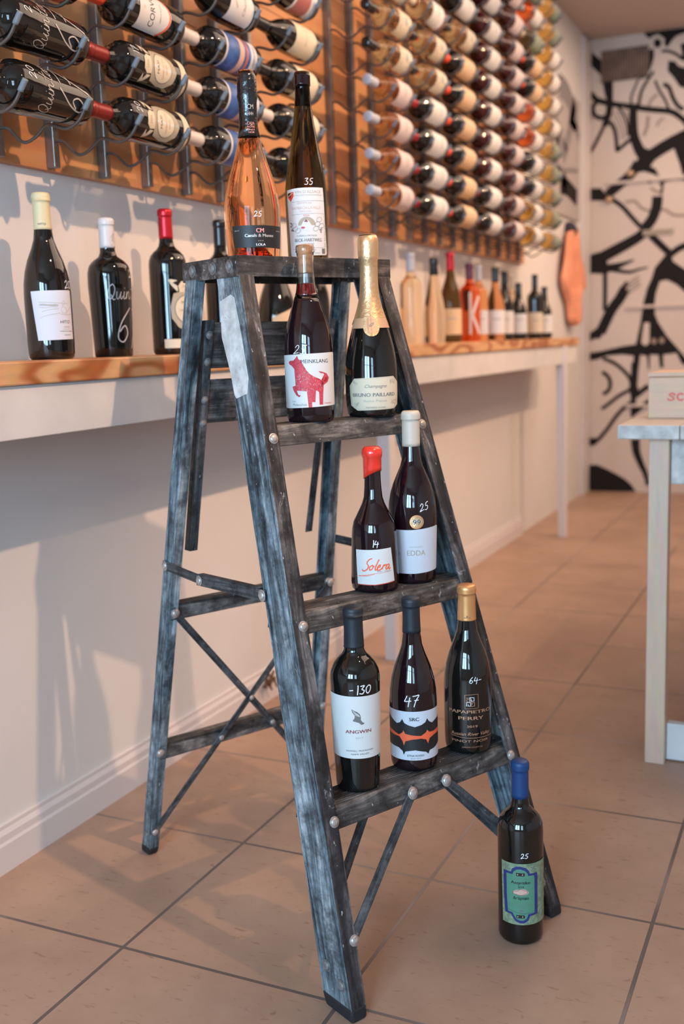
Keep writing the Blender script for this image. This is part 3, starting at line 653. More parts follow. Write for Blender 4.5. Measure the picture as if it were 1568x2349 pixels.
# ================================================================== RACK BACKING, RACKS
PB = 1.4137
bk = empty('rack_backing', (0, 2.2, PB), 0, 'orange pine plank backing fixed to the wall behind the bottle racks', 'wood panel')
z = 0; k = 0
while z < 1.40:
    h = .14; boxobj('plank', (.001, -3.6, z), (.02, 2.97, min(z+h-.0015, 1.42)), M['plank'], bk, bevel=.0008).location = (0, 0, 0); z += h; k += 1
ROW0, PITCH, XA = 1.50, .1065, .20
pegbm = None
def peg_mesh():
    bm = BM(); pts = spline([(.04, 0, -.030), (.062, 0, -.034), (.095, 0, -.062), (.125, 0, -.056), (.152, 0, -.038), (.172, 0, -.040), (.20, 0, -.0485), (.228, 0, -.038), (.248, 0, -.012)], 4)
    tube(bm, pts, .0032, 8); return bm
def tip_mesh():
    bm = BM(); tube(bm, [(.243, 0, -.020), (.245, 0, -.0165), (.255, 0, -.004), (.2565, 0, -.002)], .0052, 10); return bm
pg0 = tp0 = None
COLS_L = [(1.048, 3, 'out of the left edge'), (1.379, 5, ''), (1.71, 5, ''), (2.04, 5, ''), (2.37, 6, '')]
COLS_R = [3.055+.3335*i for i in range(7)]
names_l = ['leftmost steel peg rack holding the two gold-lettered bottles', 'second steel peg rack from the left, with the white crest labels', 'third steel peg rack from the left, with the blue labels', 'fourth steel peg rack from the left, behind the rose bottle']
def rack(base, nrow, label):
    global pg0, tp0
    t = empty('wine_rack', (0, base-.12, PB), 0, label, 'bottle rack', 'steel wall racks for bottles')
    for dy in (.085, -.085):
        bm = BM(); box(bm, (.0205, dy-.009, .004), (.042, dy+.009, 1.42)); obj('upright', bm, M['steel'], t, bevel=.0015)
        for r in range(-1, nrow):
            if r == -1 : continue
            z = ROW0+PITCH*r-PB
            if pg0 is None: pg0 = obj('peg', peg_mesh(), M['peg'], t, smooth=True); tp0 = obj('rubber_tip', tip_mesh(), M['rubber'], pg0, smooth=True); p = pg0
            else:
                p = pg0.copy(); COL.objects.link(p); p.parent = t; c = tp0.copy(); COL.objects.link(c); c.parent = p
            p.location = (0, dy, z)
    return t
for i, (b, n, _) in enumerate(COLS_L[1:]): rack(b, n, names_l[i])
rlab = ['first peg rack right of the bare planks, with amber and straw bottles', 'second peg rack right of the bare planks, dark bottles below straw ones', 'third peg rack right of the bare planks, tan labels', 'fourth peg rack right of the bare planks, ruby bottles', 'fifth peg rack right of the bare planks, dark red bottles', 'sixth peg rack right of the bare planks, mixed orange and black bottles', 'last peg rack before the mural, golden bottles']
for i, b in enumerate(COLS_R): rack(b, 7+i if i < 5 else 12, rlab[i])

ROT = Matrix(((1, 0, 0), (0, 0, -1), (0, 1, 0))).to_4x4()   # bottle lying along -Y, label towards the room
def lay(name, kind, H, R, mat, base, row, lab, group=None, seg=40, tilt=0, cat='wine bottle'):
    b = Bottle(name, kind, H, R, mat, Vector((XA, base, ROW0+PITCH*row)), 0, lab, cat, group, rot=ROT @ Matrix.Rotation(math.radians(tilt), 4, 'Z'), seg=seg)
    return b
def rect(s0, s1, z0, z1): return [[(s0, z0), (s1, z0), (s1, z1), (s0, z1)]]
# --- two gold-lettered bottles, bicycle capsule
def quinta_art(b, sc=1.0, year='20'):
    H = b.H; q1, w1 = hand('Quinta', .030*sc, .0016, .15, .98, .50); q2, w2 = hand('67', .070*sc, .0028, .22, .9, .50)
    q3, w3 = hand(year, .016*sc, .0013, .1); q5, w5 = hand('de', .014*sc, .0012, .1)
    mv = lambda q, dx, dz: [[(x+dx, z+dz) for x, z in f] for f in q]
    dot = [[(-.046+.0022*math.cos(t), .058+.0022*math.sin(t)) for t in (0, 1.05, 2.1, 3.14, 4.2, 5.24)]]
    b.decal('label', [(mv(q1, -.046, .118), 0, 1), (mv(q5, .030, .128), 0, 1), (mv(q2, -.034, .030), 0, 1), (dot, 0, 1)], [M['silver']], lab='silver hand lettering')
    b.decal('price_mark', [(mv(q3, .008, .162), 0, 1)], [M['whitep']])
def bike_capsule(b):
    c = b.sleeve('capsule', .79, 1.0, M['whitecap'])
    circ = lambda cx, cz, r: ribbon2d([(cx+r*math.cos(t*math.pi/6), cz+r*math.sin(t*math.pi/6)) for t in range(13)], .0006, 2)
    H = b.H; b.decal('bicycle_print', [(circ(-.014, H*.84, .009), 0, 1), (circ(.008, H*.86, .009), 0, 1), (ribbon2d([(-.014, H*.84), (-.006, H*.88), (.006, H*.885), (.008, H*.86)], .0006, 1), 0, 1), (ribbon2d([(-.014, H*.84), (-.002, H*.843), (.006, H*.885)], .0006, 1), 0, 1), (ribbon2d([(-.002, H*.843), (-.006, H*.90)], .0006, 1), 0, 1)], [M['grey']], eps=.0013)
for row, l in ((0, 'dark bottle lettered in silver script, lower of the two at the left edge'), (1, 'dark bottle lettered in silver script, upper of the two at the left edge')):
    b = lay('wine_bottle', 'quinta', .29, .045, M['dark'], 1.379, row, l, 'silver-scripted bottles in the leftmost rack'); bike_capsule(b); quinta_art(b, year='20' if row == 0 else '2')
# --- comic label bottle
b = lay('wine_bottle', 'bord', .30, .039, M['dark'], 1.379, 2, 'bottle with a red comic-patterned label, top left corner of the rack'); b.sleeve('capsule', .80, 1, M['blackcap'])
it = [(rect(-.07, .07, .03, .185), 0, 1)]; mats = [M['comic'], M['flesh'], M['black']]
for i in range(26):
    cx, cz, r = random.uniform(-.06, .06), random.uniform(.04, .175), random.uniform(.006, .012)
    it.append(([[(cx+r*math.cos(t)*random.uniform(.8, 1.2), cz+r*math.sin(t)) for t in [k*.785 for k in range(8)]]], 1, 2))
    it.append((ribbon2d([(cx-r*.6, cz+r*.5), (cx, cz+r*.8), (cx+r*.7, cz+r*.3)], .0022, 3), 2, 3)); it.append((ribbon2d([(cx-r*.4, cz-r*.3), (cx+r*.3, cz-r*.4)], .001, 1), 2, 3))
b.decal('label', it, mats)
# --- CORVO
b = lay('wine_bottle', 'bord', .30, .0395, M['dark'], 1.71, 2, 'bottle with white CORVO label and orange stripe, orange-red capsule'); b.sleeve('capsule', .80, 1, M['orangecap'])
F_ = text2d('CORVO'); 
def tx(s, cx, cz, hh, wd, shear=0):
    Fc = text2d(s); xs = [p[0] for f in Fc for p in f]; x0, x1 = min(xs), max(xs); sx = wd/(x1-x0); sy = hh/.7
    return [[(cx+(p[0]-(x0+x1)/2)*sx+p[1]*sy*shear, cz+p[1]*sy) for p in f] for f in Fc]
dome_pts = [(-.045, .165), (-.045, .085)]+[(-.045+.09*i/10, .085-.028*math.sin(math.pi*i/10)) for i in range(11)]+[(.045, .165)]
stripe = ribbon2d([(-.045+.09*i/10, .089-.028*math.sin(math.pi*i/10)) for i in range(11)], .005, 1)
b.decal('label', [([dome_pts], 0, 1), (tx('CORVO', 0, .115, .016, .062), 1, 2), (tx('NERO D AVOLA', 0, .093, .0035, .035), 1, 2), (tx('o', 0, .148, .006, .006), 3, 2), (stripe, 2, 2)], [M['paper'], M['black'], M['orange'], M['copper']])
q, wq = hand('20', .014, .0012); b.decal('price_mark', [([[(x+.005, z+.170) for x, z in f] for f in q], 0, 1)], [M['whitep']])
# --- MASI
def masi_art(b, price='20'):
    shield = [(-.030, .135), (-.038, .105), (-.036, .080), (-.022, .060), (0, .050), (.022, .060), (.036, .080), (.038, .105), (.030, .135), (0, .142)]
    oval = [(.024*math.sin(t*math.pi/12)*1.15, .100+.030*math.cos(t*math.pi/12)) for t in range(24)]
    ovo = [(.024*math.sin(t*math.pi/12)*1.22, .100+.032*math.cos(t*math.pi/12)) for t in range(24)]
    crown = [(-.016, .138), (-.018, .152), (-.010, .162), (.010, .162), (.018, .152), (.016, .138)]
    it = [([shield], 0, 1), ([ovo], 2, 2), ([oval], 1, 3), ([crown], 1, 2), (tx('MASI', 0, .112, .0065, .024), 3, 4), (tx('CAMPOFIORIN', 0, .095, .0055, .040), 4, 4), (tx('ROSSO', 0, .085, .003, .018), 5, 4), (rect(-.055, .055, .014, .034), 1, 1), (tx('1772', 0, .148, .005, .014), 5, 3)]
    for sg in (-1, 1):
        for k in range(6): it.append((ribbon2d([(sg*.020, .140+k*.002), (sg*(.030+k*.002), .150+k*.003), (sg*(.036-k*.003), .158+k*.001)], .0022, 3), 1, 2))
    b.decal('label', it, [M['creamd'], M['cream'], M['grey'], M['black'], M['copper'], M['grey']])
    q, wq = hand(price, .015, .0013); b.decal('price_mark', [([[(x+.008, z+.178) for x, z in f] for f in q], 0, 1)], [M['whitep']])
for row, l in ((0, 'dark bottle with ornate cream crest label, lower row second rack'), (1, 'dark bottle with ornate cream crest label, directly below the orange-striped one')):
    b = lay('wine_bottle', 'bord', .30, .0405, M['dark'], 1.71, row, l, 'cream crest bottles in the second rack'); b.sleeve('capsule', .80, 1, M['winecap'], lab='dark red capsule'); masi_art(b, '20' if row == 0 else '17')
b = lay('wine_bottle', 'bord', .30, .039, M['dark'], 1.71, 3, 'dark bottle cut by the top edge above the orange-striped one'); b.sleeve('capsule', .80, 1, M['blackcap'])
# --- blue labels
for row, l in ((0, 'lowest blue picture-label bottle, just left of the rose bottle'), (1, 'middle blue picture-label bottle in the third rack'), (2, 'top blue picture-label bottle in the third rack')):
    b = lay('wine_bottle', 'bord', .30, .040, M['dark'], 2.04, row, l, 'blue label bottles in the third rack'); b.sleeve('capsule', .80, 1, M['whitecap'])
    b.decal('label', [(rect(-.06, .06, .03, .168), 0, 1), (rect(-.06, .06, .058, .160), 1, 2), (rect(-.06, .06, .088, .108), 2, 3), (rect(-.06, .06, .070, .080), 3, 3), (tx('ZINFANDEL', 0, .040, .008, .045), 4, 3)], [M['paperb'], M['bluep'], M['flesh'], M['redpaper'], M['grey']])
b = lay('wine_bottle', 'burg', .30, .042, M['dark'], 2.04, 3, 'dark sloping bottle with white sketch label and pale green capsule'); b.sleeve('capsule', .80, 1, M['yellowcap'])
b.decal('label', [(rect(-.05, .05, .04, .14), 0, 1), (tx('Chateau', 0, .075, .010, .055, .3), 1, 2), (ribbon2d([(-.015, .11), (0, .12), (.015, .108), (.005, .10)], .004, 4), 2, 2)], [M['paper'], M['grey'], M['creamd']])
lay('wine_bottle', 'bord', .30, .039, M['dark'], 2.04, 4, 'dark bottle cut by the top edge above the sketch label bottle').sleeve('capsule', .80, 1, M['yellowcap'])
# --- fourth rack
for row, cap, lm, l in ((0, 'blackcap', 'cream', 'lowest dark bottle of the fourth rack, seen between the two top bottles'), (1, 'whitecap', 'cream', 'dark bottle with white capsule in the fourth rack'), (2, 'blackcap', 'cream', 'dark bottle with cream label, third from below in the fourth rack'), (3, 'blackcap', 'cream', 'dark bottle with cream label above the green flute bottle'), (4, 'yellowcap', 'redpaper', 'dark bottle with dusty red label at the top of the fourth rack')):
    b = lay('wine_bottle', 'burg' if row > 2 else 'bord', .30, .0405, M['dark'], 2.37, row, l); b.sleeve('capsule', .80, 1, M[cap])
    if row == 4: b.decal('label', [(rect(-.06, .06, .02, .135), 0, 1), (rect(-.06, .06, .055, .125), 1, 2), (tx('R', 0, .08, .02, .016), 2, 3)], [M['paper'], M['redpaper'], M['pinkpaper']])
    else: b.decal('label', [(rect(-.055, .055, .035, .145), 0, 1), (tx('Reserve', 0, .09, .008, .04, .2), 1, 2)], [M['cream'], M['lgrey']])

# --- right hand racks: one bottle of each kind, then copies
kinds = {}
KD = {  # glass, profile, capsule, label, label z range, words
 'amber': ('amber', 'burg', 'bluegreycap', 'pinkpaper', (.03, .135), 'amber bottle with blue-grey capsule'),
 'blondb': ('blond', 'burg', 'blackcap', 'cream', (.02, .12), 'straw-coloured bottle with black capsule'),
 'blond': ('blond', 'burg', 'blackcap', 'cream', (.02, .12), 'straw-coloured bottle with cream label'),
 'blondw': ('blond', 'bord', 'creamcap', 'paper', (.04, .145), 'straw-coloured bottle with white label'),
 'darkw': ('dark', 'bord', 'redcap', 'paper', (.03, .165), 'black bottle with white label'),
 'darkt': ('dark', 'bord', 'orangecap', 'tan', (.03, .165), 'black bottle with tan label'),
 'ruby': ('ruby', 'bord', 'blackcap', 'paper', (.03, .160), 'ruby bottle with white label'),
 'drc': ('ruby', 'burg', 'blackcap', 'pinkpaper', (.02, .135), 'dark red bottle with cream label'),
 'orange': ('orangew', 'bord', 'bluegreycap', 'paper', (.03, .155), 'orange wine bottle with white label'),
 'goldw': ('gold', 'bord', 'creamcap', 'paper', (.03, .155), 'golden bottle with white label'),
 'goldg': ('gold', 'burg', 'creamcap', 'greenp', (.02, .13), 'golden bottle with sage green label'),
 'green': ('olive', 'burg', 'creamcap', 'greenp', (.02, .15), 'olive bottle with sage green label'),
}
GRID = [
 ['amber']*4+['blondb']*3,
 ['darkw']*4+['blond']*2+['blondw']+['blond'],
 ['darkt']*6+['blond', 'darkw', 'darkt'],
 ['darkw']*2+['ruby']*8,
 ['drc']*11,
 ['goldw']*2+['darkw']*2+['orange']*2+['darkt']*2+['green', 'orange', 'green'],
 ['goldg']*5+['goldw']*4+['goldg']*3,
]
ORD = ['lowest', 'second', 'third', 'fourth', 'fifth', 'sixth', 'seventh', 'eighth', 'ninth', 'tenth', 'eleventh', 'twelfth']
RN = ['first rack right of bare planks', 'second rack right of bare planks', 'third rack right of bare planks', 'fourth rack right of bare planks', 'fifth rack right of bare planks', 'sixth rack right of bare planks', 'last rack before the mural']
for ci, colk in enumerate(GRID):
    for ri, kd in enumerate(colk):
        g, pf, cap, lm, (za, zb), words = KD[kd]
        if ri+1 == len(colk) and kd == 'darkt' and ci == 2: pass
        lab = '%s, %s from below, %s' % (words, ORD[ri], RN[ci]) if ri else '%s, lowest, %s' % (words, RN[ci])
        loc = Vector((XA, COLS_R[ci], ROW0+PITCH*ri))
        if kd not in kinds:
            b = lay('wine_bottle', pf, .30, .0405, M[g], COLS_R[ci], ri, lab, 'bottles in the racks right of the bare planks', seg=32)
            b.sleeve('capsule', .80, 1, M[cap]); it = [(rect(-.058, .058, za, zb), 0, 1)]
            if kd in ('blond', 'blondb'): it.append((rect(-.012, .012, za+.03, za+.06), 1, 2)); it.append((rect(-.03, .03, za+.078, za+.084), 1, 2))
            else: it.append((rect(-.018, .018, za+.05, za+.056), 1, 2)); it.append((rect(-.012, .012, za+.035, za+.038), 1, 2))
            b.decal('label', it, [M[lm], M['lgrey'] if lm != 'greenp' else M['grey']])
            kinds[kd] = b.root
        else:
            c = copy_tree(kinds[kd]); c.location = loc; c['label'] = lab

# ================================================================== SHELF
sh = empty('wall_shelf', (0, 2.2, .99), 0, 'long pine plank shelf with white apron and legs along the left wall', 'shelf')
bm = BM(); box(bm, (.001, -4.5, 0), (.25, 3.23, .040)); obj('plank', bm, M['pine'], sh, bevel=.003)
bm = BM(); box(bm, (.222, -4.5, -.092), (.242, 3.20, 0)); obj('apron', bm, M['white'], sh, bevel=.002)
for y in (.645, 2.93):
    bm = BM(); x, yy = (.208 if y < 1 else .236), y; A = [(x-.02, yy-.035, -.99), (x+.02, yy-.035, -.99), (x+.02, yy+.005, -.99), (x-.02, yy+.005, -.99)]; B = [(x-.03, yy-.045, -.001), (x+.016, yy-.045, -.001), (x+.016, yy+.015, -.001), (x-.03, yy+.015, -.001)]
    loft(bm, A, B); obj('leg', bm, M['base'], sh, bevel=.003)
SZ = 1.0302
def stand(kind, H, R, mat, x, y, z, off, lab, group=None, name='wine_bottle', seg=56):
    loc = Vector((x, y, z)); return Bottle(name, kind, H, R, mat, loc, facing(loc, off), lab, 'wine bottle', group, seg=seg)
# HITO
b = stand('burg', .312, .0445, M['dark'], .12, 1.351, SZ, 30, 'dark bottle with white HITO landscape label at the left of the shelf'); b.sleeve('capsule', .785, 1, M['yellowcap'])
A = Art(394, 183, 1370, 85, .312, .0445, 30)
A.poly([(268, 840), (559, 834), (562, 840), (562, 1215), (559, 1215), (300, 1222)], M['paperb'])
for pts in ([(320, 925), (400, 930), (470, 935), (540, 938)], [(320, 950), (360, 940), (400, 955), (440, 945), (470, 955)], [(325, 965), (370, 970), (420, 962), (465, 968)], [(340, 1000), (400, 985), (470, 978)], [(325, 1050), (370, 1030), (430, 1020), (480, 1010)], [(500, 925), (512, 918), (514, 940), (500, 950), (498, 930)], [(488, 975), (505, 960), (525, 985), (520, 1010), (495, 1010), (486, 985)], [(520, 1020), (545, 980), (558, 960)], [(480, 1020), (520, 1025), (558, 1020)]):
    A.line(pts, 3, M['creamd'])
A.line([(330, 945), (400, 950), (465, 952)], 12, M['lgrey'], 2)
A.text('HITO', 512, 1092, 24, M['black'], 66); A.text('2020', 519, 1126, 14, M['lgrey'], 42); A.text('RIBERA DEL DUERO', 520, 1157, 8, M['grey'], 84); A.text('ESPANA', 524, 1186, 8, M['grey'], 42); A.text('Tempranillo', 519, 1140, 6, M['lgrey'], 50)
A.put(b)
Art(380, 183, 1370, 85, .312, .0445, 30).hand('20', 540, 820, 60, M['whitep'], 5).put(b, 'price_mark')
Art(380*1.0, 190, 1370, 85, .312, .0445, 30)
c = Art(330, 182, 1370, 85, .312, .0445, 30); c.text('HITO', 320, 328, 15, M['black'], 150, ly=2); b.decal('capsule_print', c.items, c.mats, eps=.0012)
# Quinta on shelf
b = stand('quinta', .283, .045, M['dark'], .12, 1.548, SZ, 52, 'dark bottle lettered in silver script standing on the shelf'); bike_capsule(b)
b.face = facing((.12, 1.548), 52); quinta_art(b, year='20')
# Masi on shelf
b = stand('bord', .322, .0425, M['dark'], .12, 1.766, SZ, 55, 'dark bottle with red capsule and cream crest label on the shelf'); b.sleeve('capsule', .80, 1, M['redcap']); masi_art(b)
# behind the ladder
b = stand('bord', .318, .040, M['dark'], .12, 1.999, SZ, 20, 'dark bottle with black capsule on the shelf, mostly hidden by the rose bottle'); b.sleeve('capsule', .80, 1, M['blackcap'])
b = stand('champ', .32, .055, M['dark'], .14, 2.243, SZ, 40, 'wide dark bottle with yellow label on the shelf, seen through the ladder'); b.sleeve('capsule', .62, 1, M['goldf'])
b.decal('label', [([[(-.05, .02), (.05, .02), (.05, .125), (-.05, .085)]], 0, 1)], [M['tan']])
b = stand('burg', .30, .042, M['dark'], .12, 2.52, SZ, 20, 'dark bottle on the shelf behind the green flute bottle'); b.sleeve('capsule', .80, 1, M['blackcap'])
# right side of the shelf
SR = [('bord', .318, .040, 'pale', .12, 3.289, 'bluegreycap', None, 'pale clear bottle with whitish capsule, first right of the ladder'),
      ('flute', .314, .041, 'pale', .12, 3.531, 'blackcap', None, 'pale clear bottle with black capsule right of the ladder'),
      ('burg', .345, .043, 'olive', .12, 3.7175, 'redcap', 'tan', 'olive bottle with red capsule and yellow label on the shelf'),
      ('bord', .316, .044, 'orangew', .12, 3.960, 'purplecap', 'K', 'orange-red bottle with purple capsule and a large white K'),
      ('bord', .318, .040, 'rose', .10, 4.14, 'bluegreycap', 'paperb', 'pink bottle with pale grey capsule beside the white K bottle'),
      ('burg', .314, .041, 'rose', .14, 4.255, 'blackcap', 'paper', 'pink bottle with black capsule and wide white label'),
      ('burg', .308, .041, 'dark', .12, 4.466, 'blackcap', 'paper', 'dark bottle with black capsule and white label, left of two dark ones'),
      ('burg', .262, .041, 'dark', .13, 4.66, 'blackcap', 'paper', 'shorter dark bottle with white label beside the taller dark one'),
      ('bord', .302, .036, 'pale', .07, 4.76, 'creamcap', 'cream', 'pale bottle with cream capsule at the back of the shelf'),
      ('bord', .316, .039, 'dark', .12, 5.0, 'blackcap', 'cream', 'dark bottle with cream label, tallest near the shelf end'),
      ('burg', .262, .041, 'dark', .12, 5.19, 'blackcap', 'paper', 'dark bottle with white label, last on the shelf before the orange cloth')]
for kd, H, R, g, x, y, cap, lm, words in SR:
    b = stand(kd, H, R, M[g], x, y, SZ, 8, words, seg=36); b.sleeve('capsule', .80, 1, M[cap])
    if lm == 'K':
        b.decal('label', [(ribbon2d([(-.004, .03), (-.004, .20)], .010, 1)+ribbon2d([(.0, .10), (.034, .185)], .012, 1)+ribbon2d([(.0, .115), (.038, .03)], .012, 1), 0, 1)], [M['pinkpaper']])
    elif lm: b.decal('label', [(rect(-.05, .05, .03, .13 if H > .27 else .12), 0, 1), (rect(-.02, .02, .09, .095), 1, 2)], [M[lm], M['lgrey']])

# ================================================================== LADDER  (local x = along the steps, y = front to back)
LX, LY, LA = .88, 1.3136, .4715
LAD = empty('step_ladder', (LX, LY, 0), math.pi/2-LA, 'old grey paint-splattered four-foot stepladder displaying bottles on its steps', 'stepladder')
ZT = .8913
UF = lambda z: .166+.0685*(1.16-z); VF = lambda z: .1548-.3014*(ZT-z)
UB = lambda z: .2009+.0404*(.54-z); VB = lambda z: .4188+.1989*(ZT-z)
DF, FLF, DB, FLB, TH = .074, .029, .035, .021, .0025
def channel(sg, U, V, D, fl, z0, z1):
    pr = [(0, 0), (fl, 0), (fl, .006), (fl-TH, .006), (fl-TH, TH), (TH, TH), (TH, D-TH), (fl-TH, D-TH), (fl-TH, D-.006), (fl, D-.006), (fl, D), (0, D)]
    return [(sg*(U(z0)-a), V(z0)+b, z0) for a, b in pr], [(sg*(U(z1)-a), V(z1)+b, z1) for a, b in pr]
def rivet(parent, pos, nrm, r=.0075, m='rivet'):
    bm = BM(); dome(bm, (0, 0, 0), nrm, r, r*.55); dome(bm, (0, 0, 0), nrm, r*1.25, r*.12)
    o = obj('rivet', bm, M[m], None, smooth=True)
    o.parent = parent; o.matrix_basis = (parent.matrix_basis.inverted() if parent is not LAD else Matrix()) @ Matrix.Translation(pos); return o
rails = {}
for sg in (-1, 1):
    for nm, U, V, D, fl in (('front_rail', UF, VF, DF, FLF), ('rear_rail', UB, VB, DB, FLB)):
        z0, z1 = .014, 1.1625
        bm = BM(); A, B = channel(sg, U, V, D, fl, z0, z1)
        va = [bm.verts.new(p) for p in A]; vb = [bm.verts.new(p) for p in B]; n = len(A)
        for i in range(n):
            f = bm.faces.new((va[i], va[(i+1) % n], vb[(i+1) % n], vb[i])); f.material_index = 1 if i in (0, 1, 2) else 0
        bm.faces.new(va[::-1]); bm.faces.new(vb)
        fr = axisframe((sg*U(z0), V(z0), z0), (sg*U(z1), V(z1), z1))
        rails[nm, sg] = obj(nm, bm, [M['rail'], M['flange'] if nm == 'front_rail' else M['rail']], LAD, frame=fr, bevel=.0009)
        # rubber foot
        bm = BM(); o = .0015; pr = [(-o, -o), (fl+o, -o), (fl+o, D+o), (-o, D+o)]; zb = .022 if nm == 'front_rail' else .018
        loft(bm, [(sg*(U(0)-a*.92-.001), V(0)+b*.9+.004, 0) for a, b in pr], [(sg*(U(zb)-a), V(zb)+b, zb) for a, b in pr])
        ft = obj('rubber_foot', bm, M['blackrubber'], LAD, bevel=.004)
# brighter raised ridge lines along the outer webs
for sg in (-1, 1):
    for (U, V, D, pr_) in ((UF, VF, DF, rails['front_rail', sg]), (UB, VB, DB, rails['rear_rail', sg])):
        for dv in (.004, D-.006):
            z0, z1 = .05, 1.155; bm = BM(); bar(bm, (sg*(U(z0)+.0004), V(z0)+dv, z0), (sg*(U(z1)+.0004), V(z1)+dv, z1), .0022, .0014, (1, 0, 0))
            o = obj('edge_ridge', bm, M['rail'], None, frame=axisframe((sg*U(z0), V(z0), z0), (sg*U(z1), V(z1), z1)))
            fr = o.matrix_basis.copy(); o.parent = pr_; o.matrix_basis = pr_.matrix_basis.inverted() @ fr
# cap: pressed metal top, open underneath
bm = BM(); box(bm, (-.1695, .238, 1.1600), (.1695, .420, 1.1947)); bm.faces.ensure_lookup_table()
bmesh.ops.delete(bm, geom=[f for f in bm.faces if all(abs(v.co.z-1.16) < 1e-5 for v in f.verts)], context='FACES')
cap = obj('top_cap', bm, M['stepm'], LAD, frame=Matrix.Translation((0, .33, 1.18)))
s_ = cap.modifiers.new('thick', 'SOLIDIFY'); s_.thickness = .002; s_.offset = -1
b_ = cap.modifiers.new('bevel', 'BEVEL'); b_.width = .004; b_.segments = 3; b_.limit_method = 'ANGLE'
for sg in (-1, 1):
    for v in (.262, .316, .385): rivet(cap, (sg*.1695, v, 1.178), (sg, 0, 0), .0092, 'rivetd')
# steps
STEPZ = (.911, .611, .311)
for i, zs in enumerate(STEPZ):
    v0 = VF(zs)+.003; v1 = v0+.068; u = UF(zs)-.0045; u2 = UF(zs-.032)-.0045; hh = .034
    prof = [(VF(zs-hh)+.003, zs-hh), (VF(zs-hh)+.003, zs-hh+.002), (v0, zs-.003), (v0+.003, zs)]
    n = 10
    for k in range(n): 
        a = v0+.004+(v1-v0-.008)*k/n; st = (v1-v0-.008)/n
        prof += [(a, zs), (a+st*.5, zs), (a+st*.55, zs-.0011), (a+st*.95, zs-.0011)]
    prof += [(v1-.003, zs), (v1, zs-.003), (v1+.004, zs-hh)]
    inner = [(v1+.002, zs-hh), (v1-.002, zs-.0045), (v0+.002, zs-.0045), (VF(zs-hh)+.005, zs-hh)]
    P = prof+inner; bm = BM()
    loft(bm, [(-(u if z > zs-.02 else u2), v, z) for v, z in P], [((u if z > zs-.02 else u2), v, z) for v, z in P])
    st_ = obj('step', bm, M['stepm'], LAD, frame=Matrix.Translation((0, v0, zs)), bevel=.0007)
    for sg in (-1, 1):
        zr = zs-.0197; rivet(rails['front_rail', sg], (sg*(.1664+.0622*(ZT-zr)), VF(zr)-.0003, zr), (0, -1, .28))
# lower front braces under the bottom step
zs = STEPZ[2]
for sg in (-1, 1):
    p = Vector((sg*.039, VF(.2915)-.0015, .2915)); q = Vector((sg*.2125, VF(.1147)+.0035, .1147)); p2 = p+Vector((0, .001, 0))
    bm = BM(); d = (q-p).normalized(); bar(bm, p-d*.010, q+d*.012, .0165, .003, (0, 1, -.28)); o = obj('brace', bm, M['strap'], LAD, frame=axisframe(p, q), bevel=.0006)
    rivet(o, p+Vector((0, -.0018, 0)), (0, -1, .28), .0088); rivet(rails['front_rail', sg], (q.x, VF(q.z)-.0003, q.z), (0, -1, .28))
    p = Vector((sg*.060, VF(.29)+.072, .290)); q = Vector((sg*.212, VF(.115)+.068, .115)); d = (q-p).normalized()
    bm = BM(); bar(bm, p-d*.01, q+d*.010, .0165, .003, (0, 1, -.28)); obj('brace', bm, M['strap'], LAD, frame=axisframe(p, q), bevel=.0006)
# rear crossbars (angle section) and X braces
for zb in (.5360, .2350):
    v = VB(zb); u = UB(zb)-.006; hh = .031
    P = [(v+.0025, zb-hh/2), (v+.0025, zb+hh/2), (v+.030, zb+hh/2+.001), (v+.030, zb+hh/2-.0015), (v+.0055, zb+hh/2-.0025), (v+.0055, zb-hh/2)]
    bm = BM(); loft(bm, [(-u, a, b) for a, b in P], [(u, a, b) for a, b in P]); o = obj('rear_crossbar', bm, M['stepm'], LAD, frame=Matrix.Translation((0, v, zb)), bevel=.0008)
    for sg in (-1, 1): rivet(rails['rear_rail', sg], (sg*(.1664+.0622*(ZT-zb)-.001), VB(zb)-.0003, zb), (0, -1, -.2))
for sg in (-1, 1):
    p = Vector((-sg*.1885, VB(.5355)-(.0016 if sg > 0 else .0052), .5355)); q = Vector((sg*.2150, VB(.058)-(.0016 if sg > 0 else .0052), .058)); d = (q-p).normalized()
    bm = BM(); bar(bm, p-d*.010, q+d*.008, .0145, .0028, (0, 1, .2)); o = obj('cross_brace', bm, M['strap'], LAD, frame=axisframe(p, q), bevel=.0006)
    t = (.5355-.2342)/(.5355-.058); rivet(o, p+(q-p)*t+Vector((0, -.0018, 0)), (0, -1, 0), .0052)
    rivet(o, q+Vector((0, -.0018, 0)), (0, -1, 0), .006); rivet(o, p+Vector((0, -.003, 0)), (0, -1, 0), .0075)
    if sg > 0: rivet(o, p+(q-p)*(.5355-.3085)/(.5355-.058)+Vector((0, -.006, 0)), (0, -1, 0), .0045)
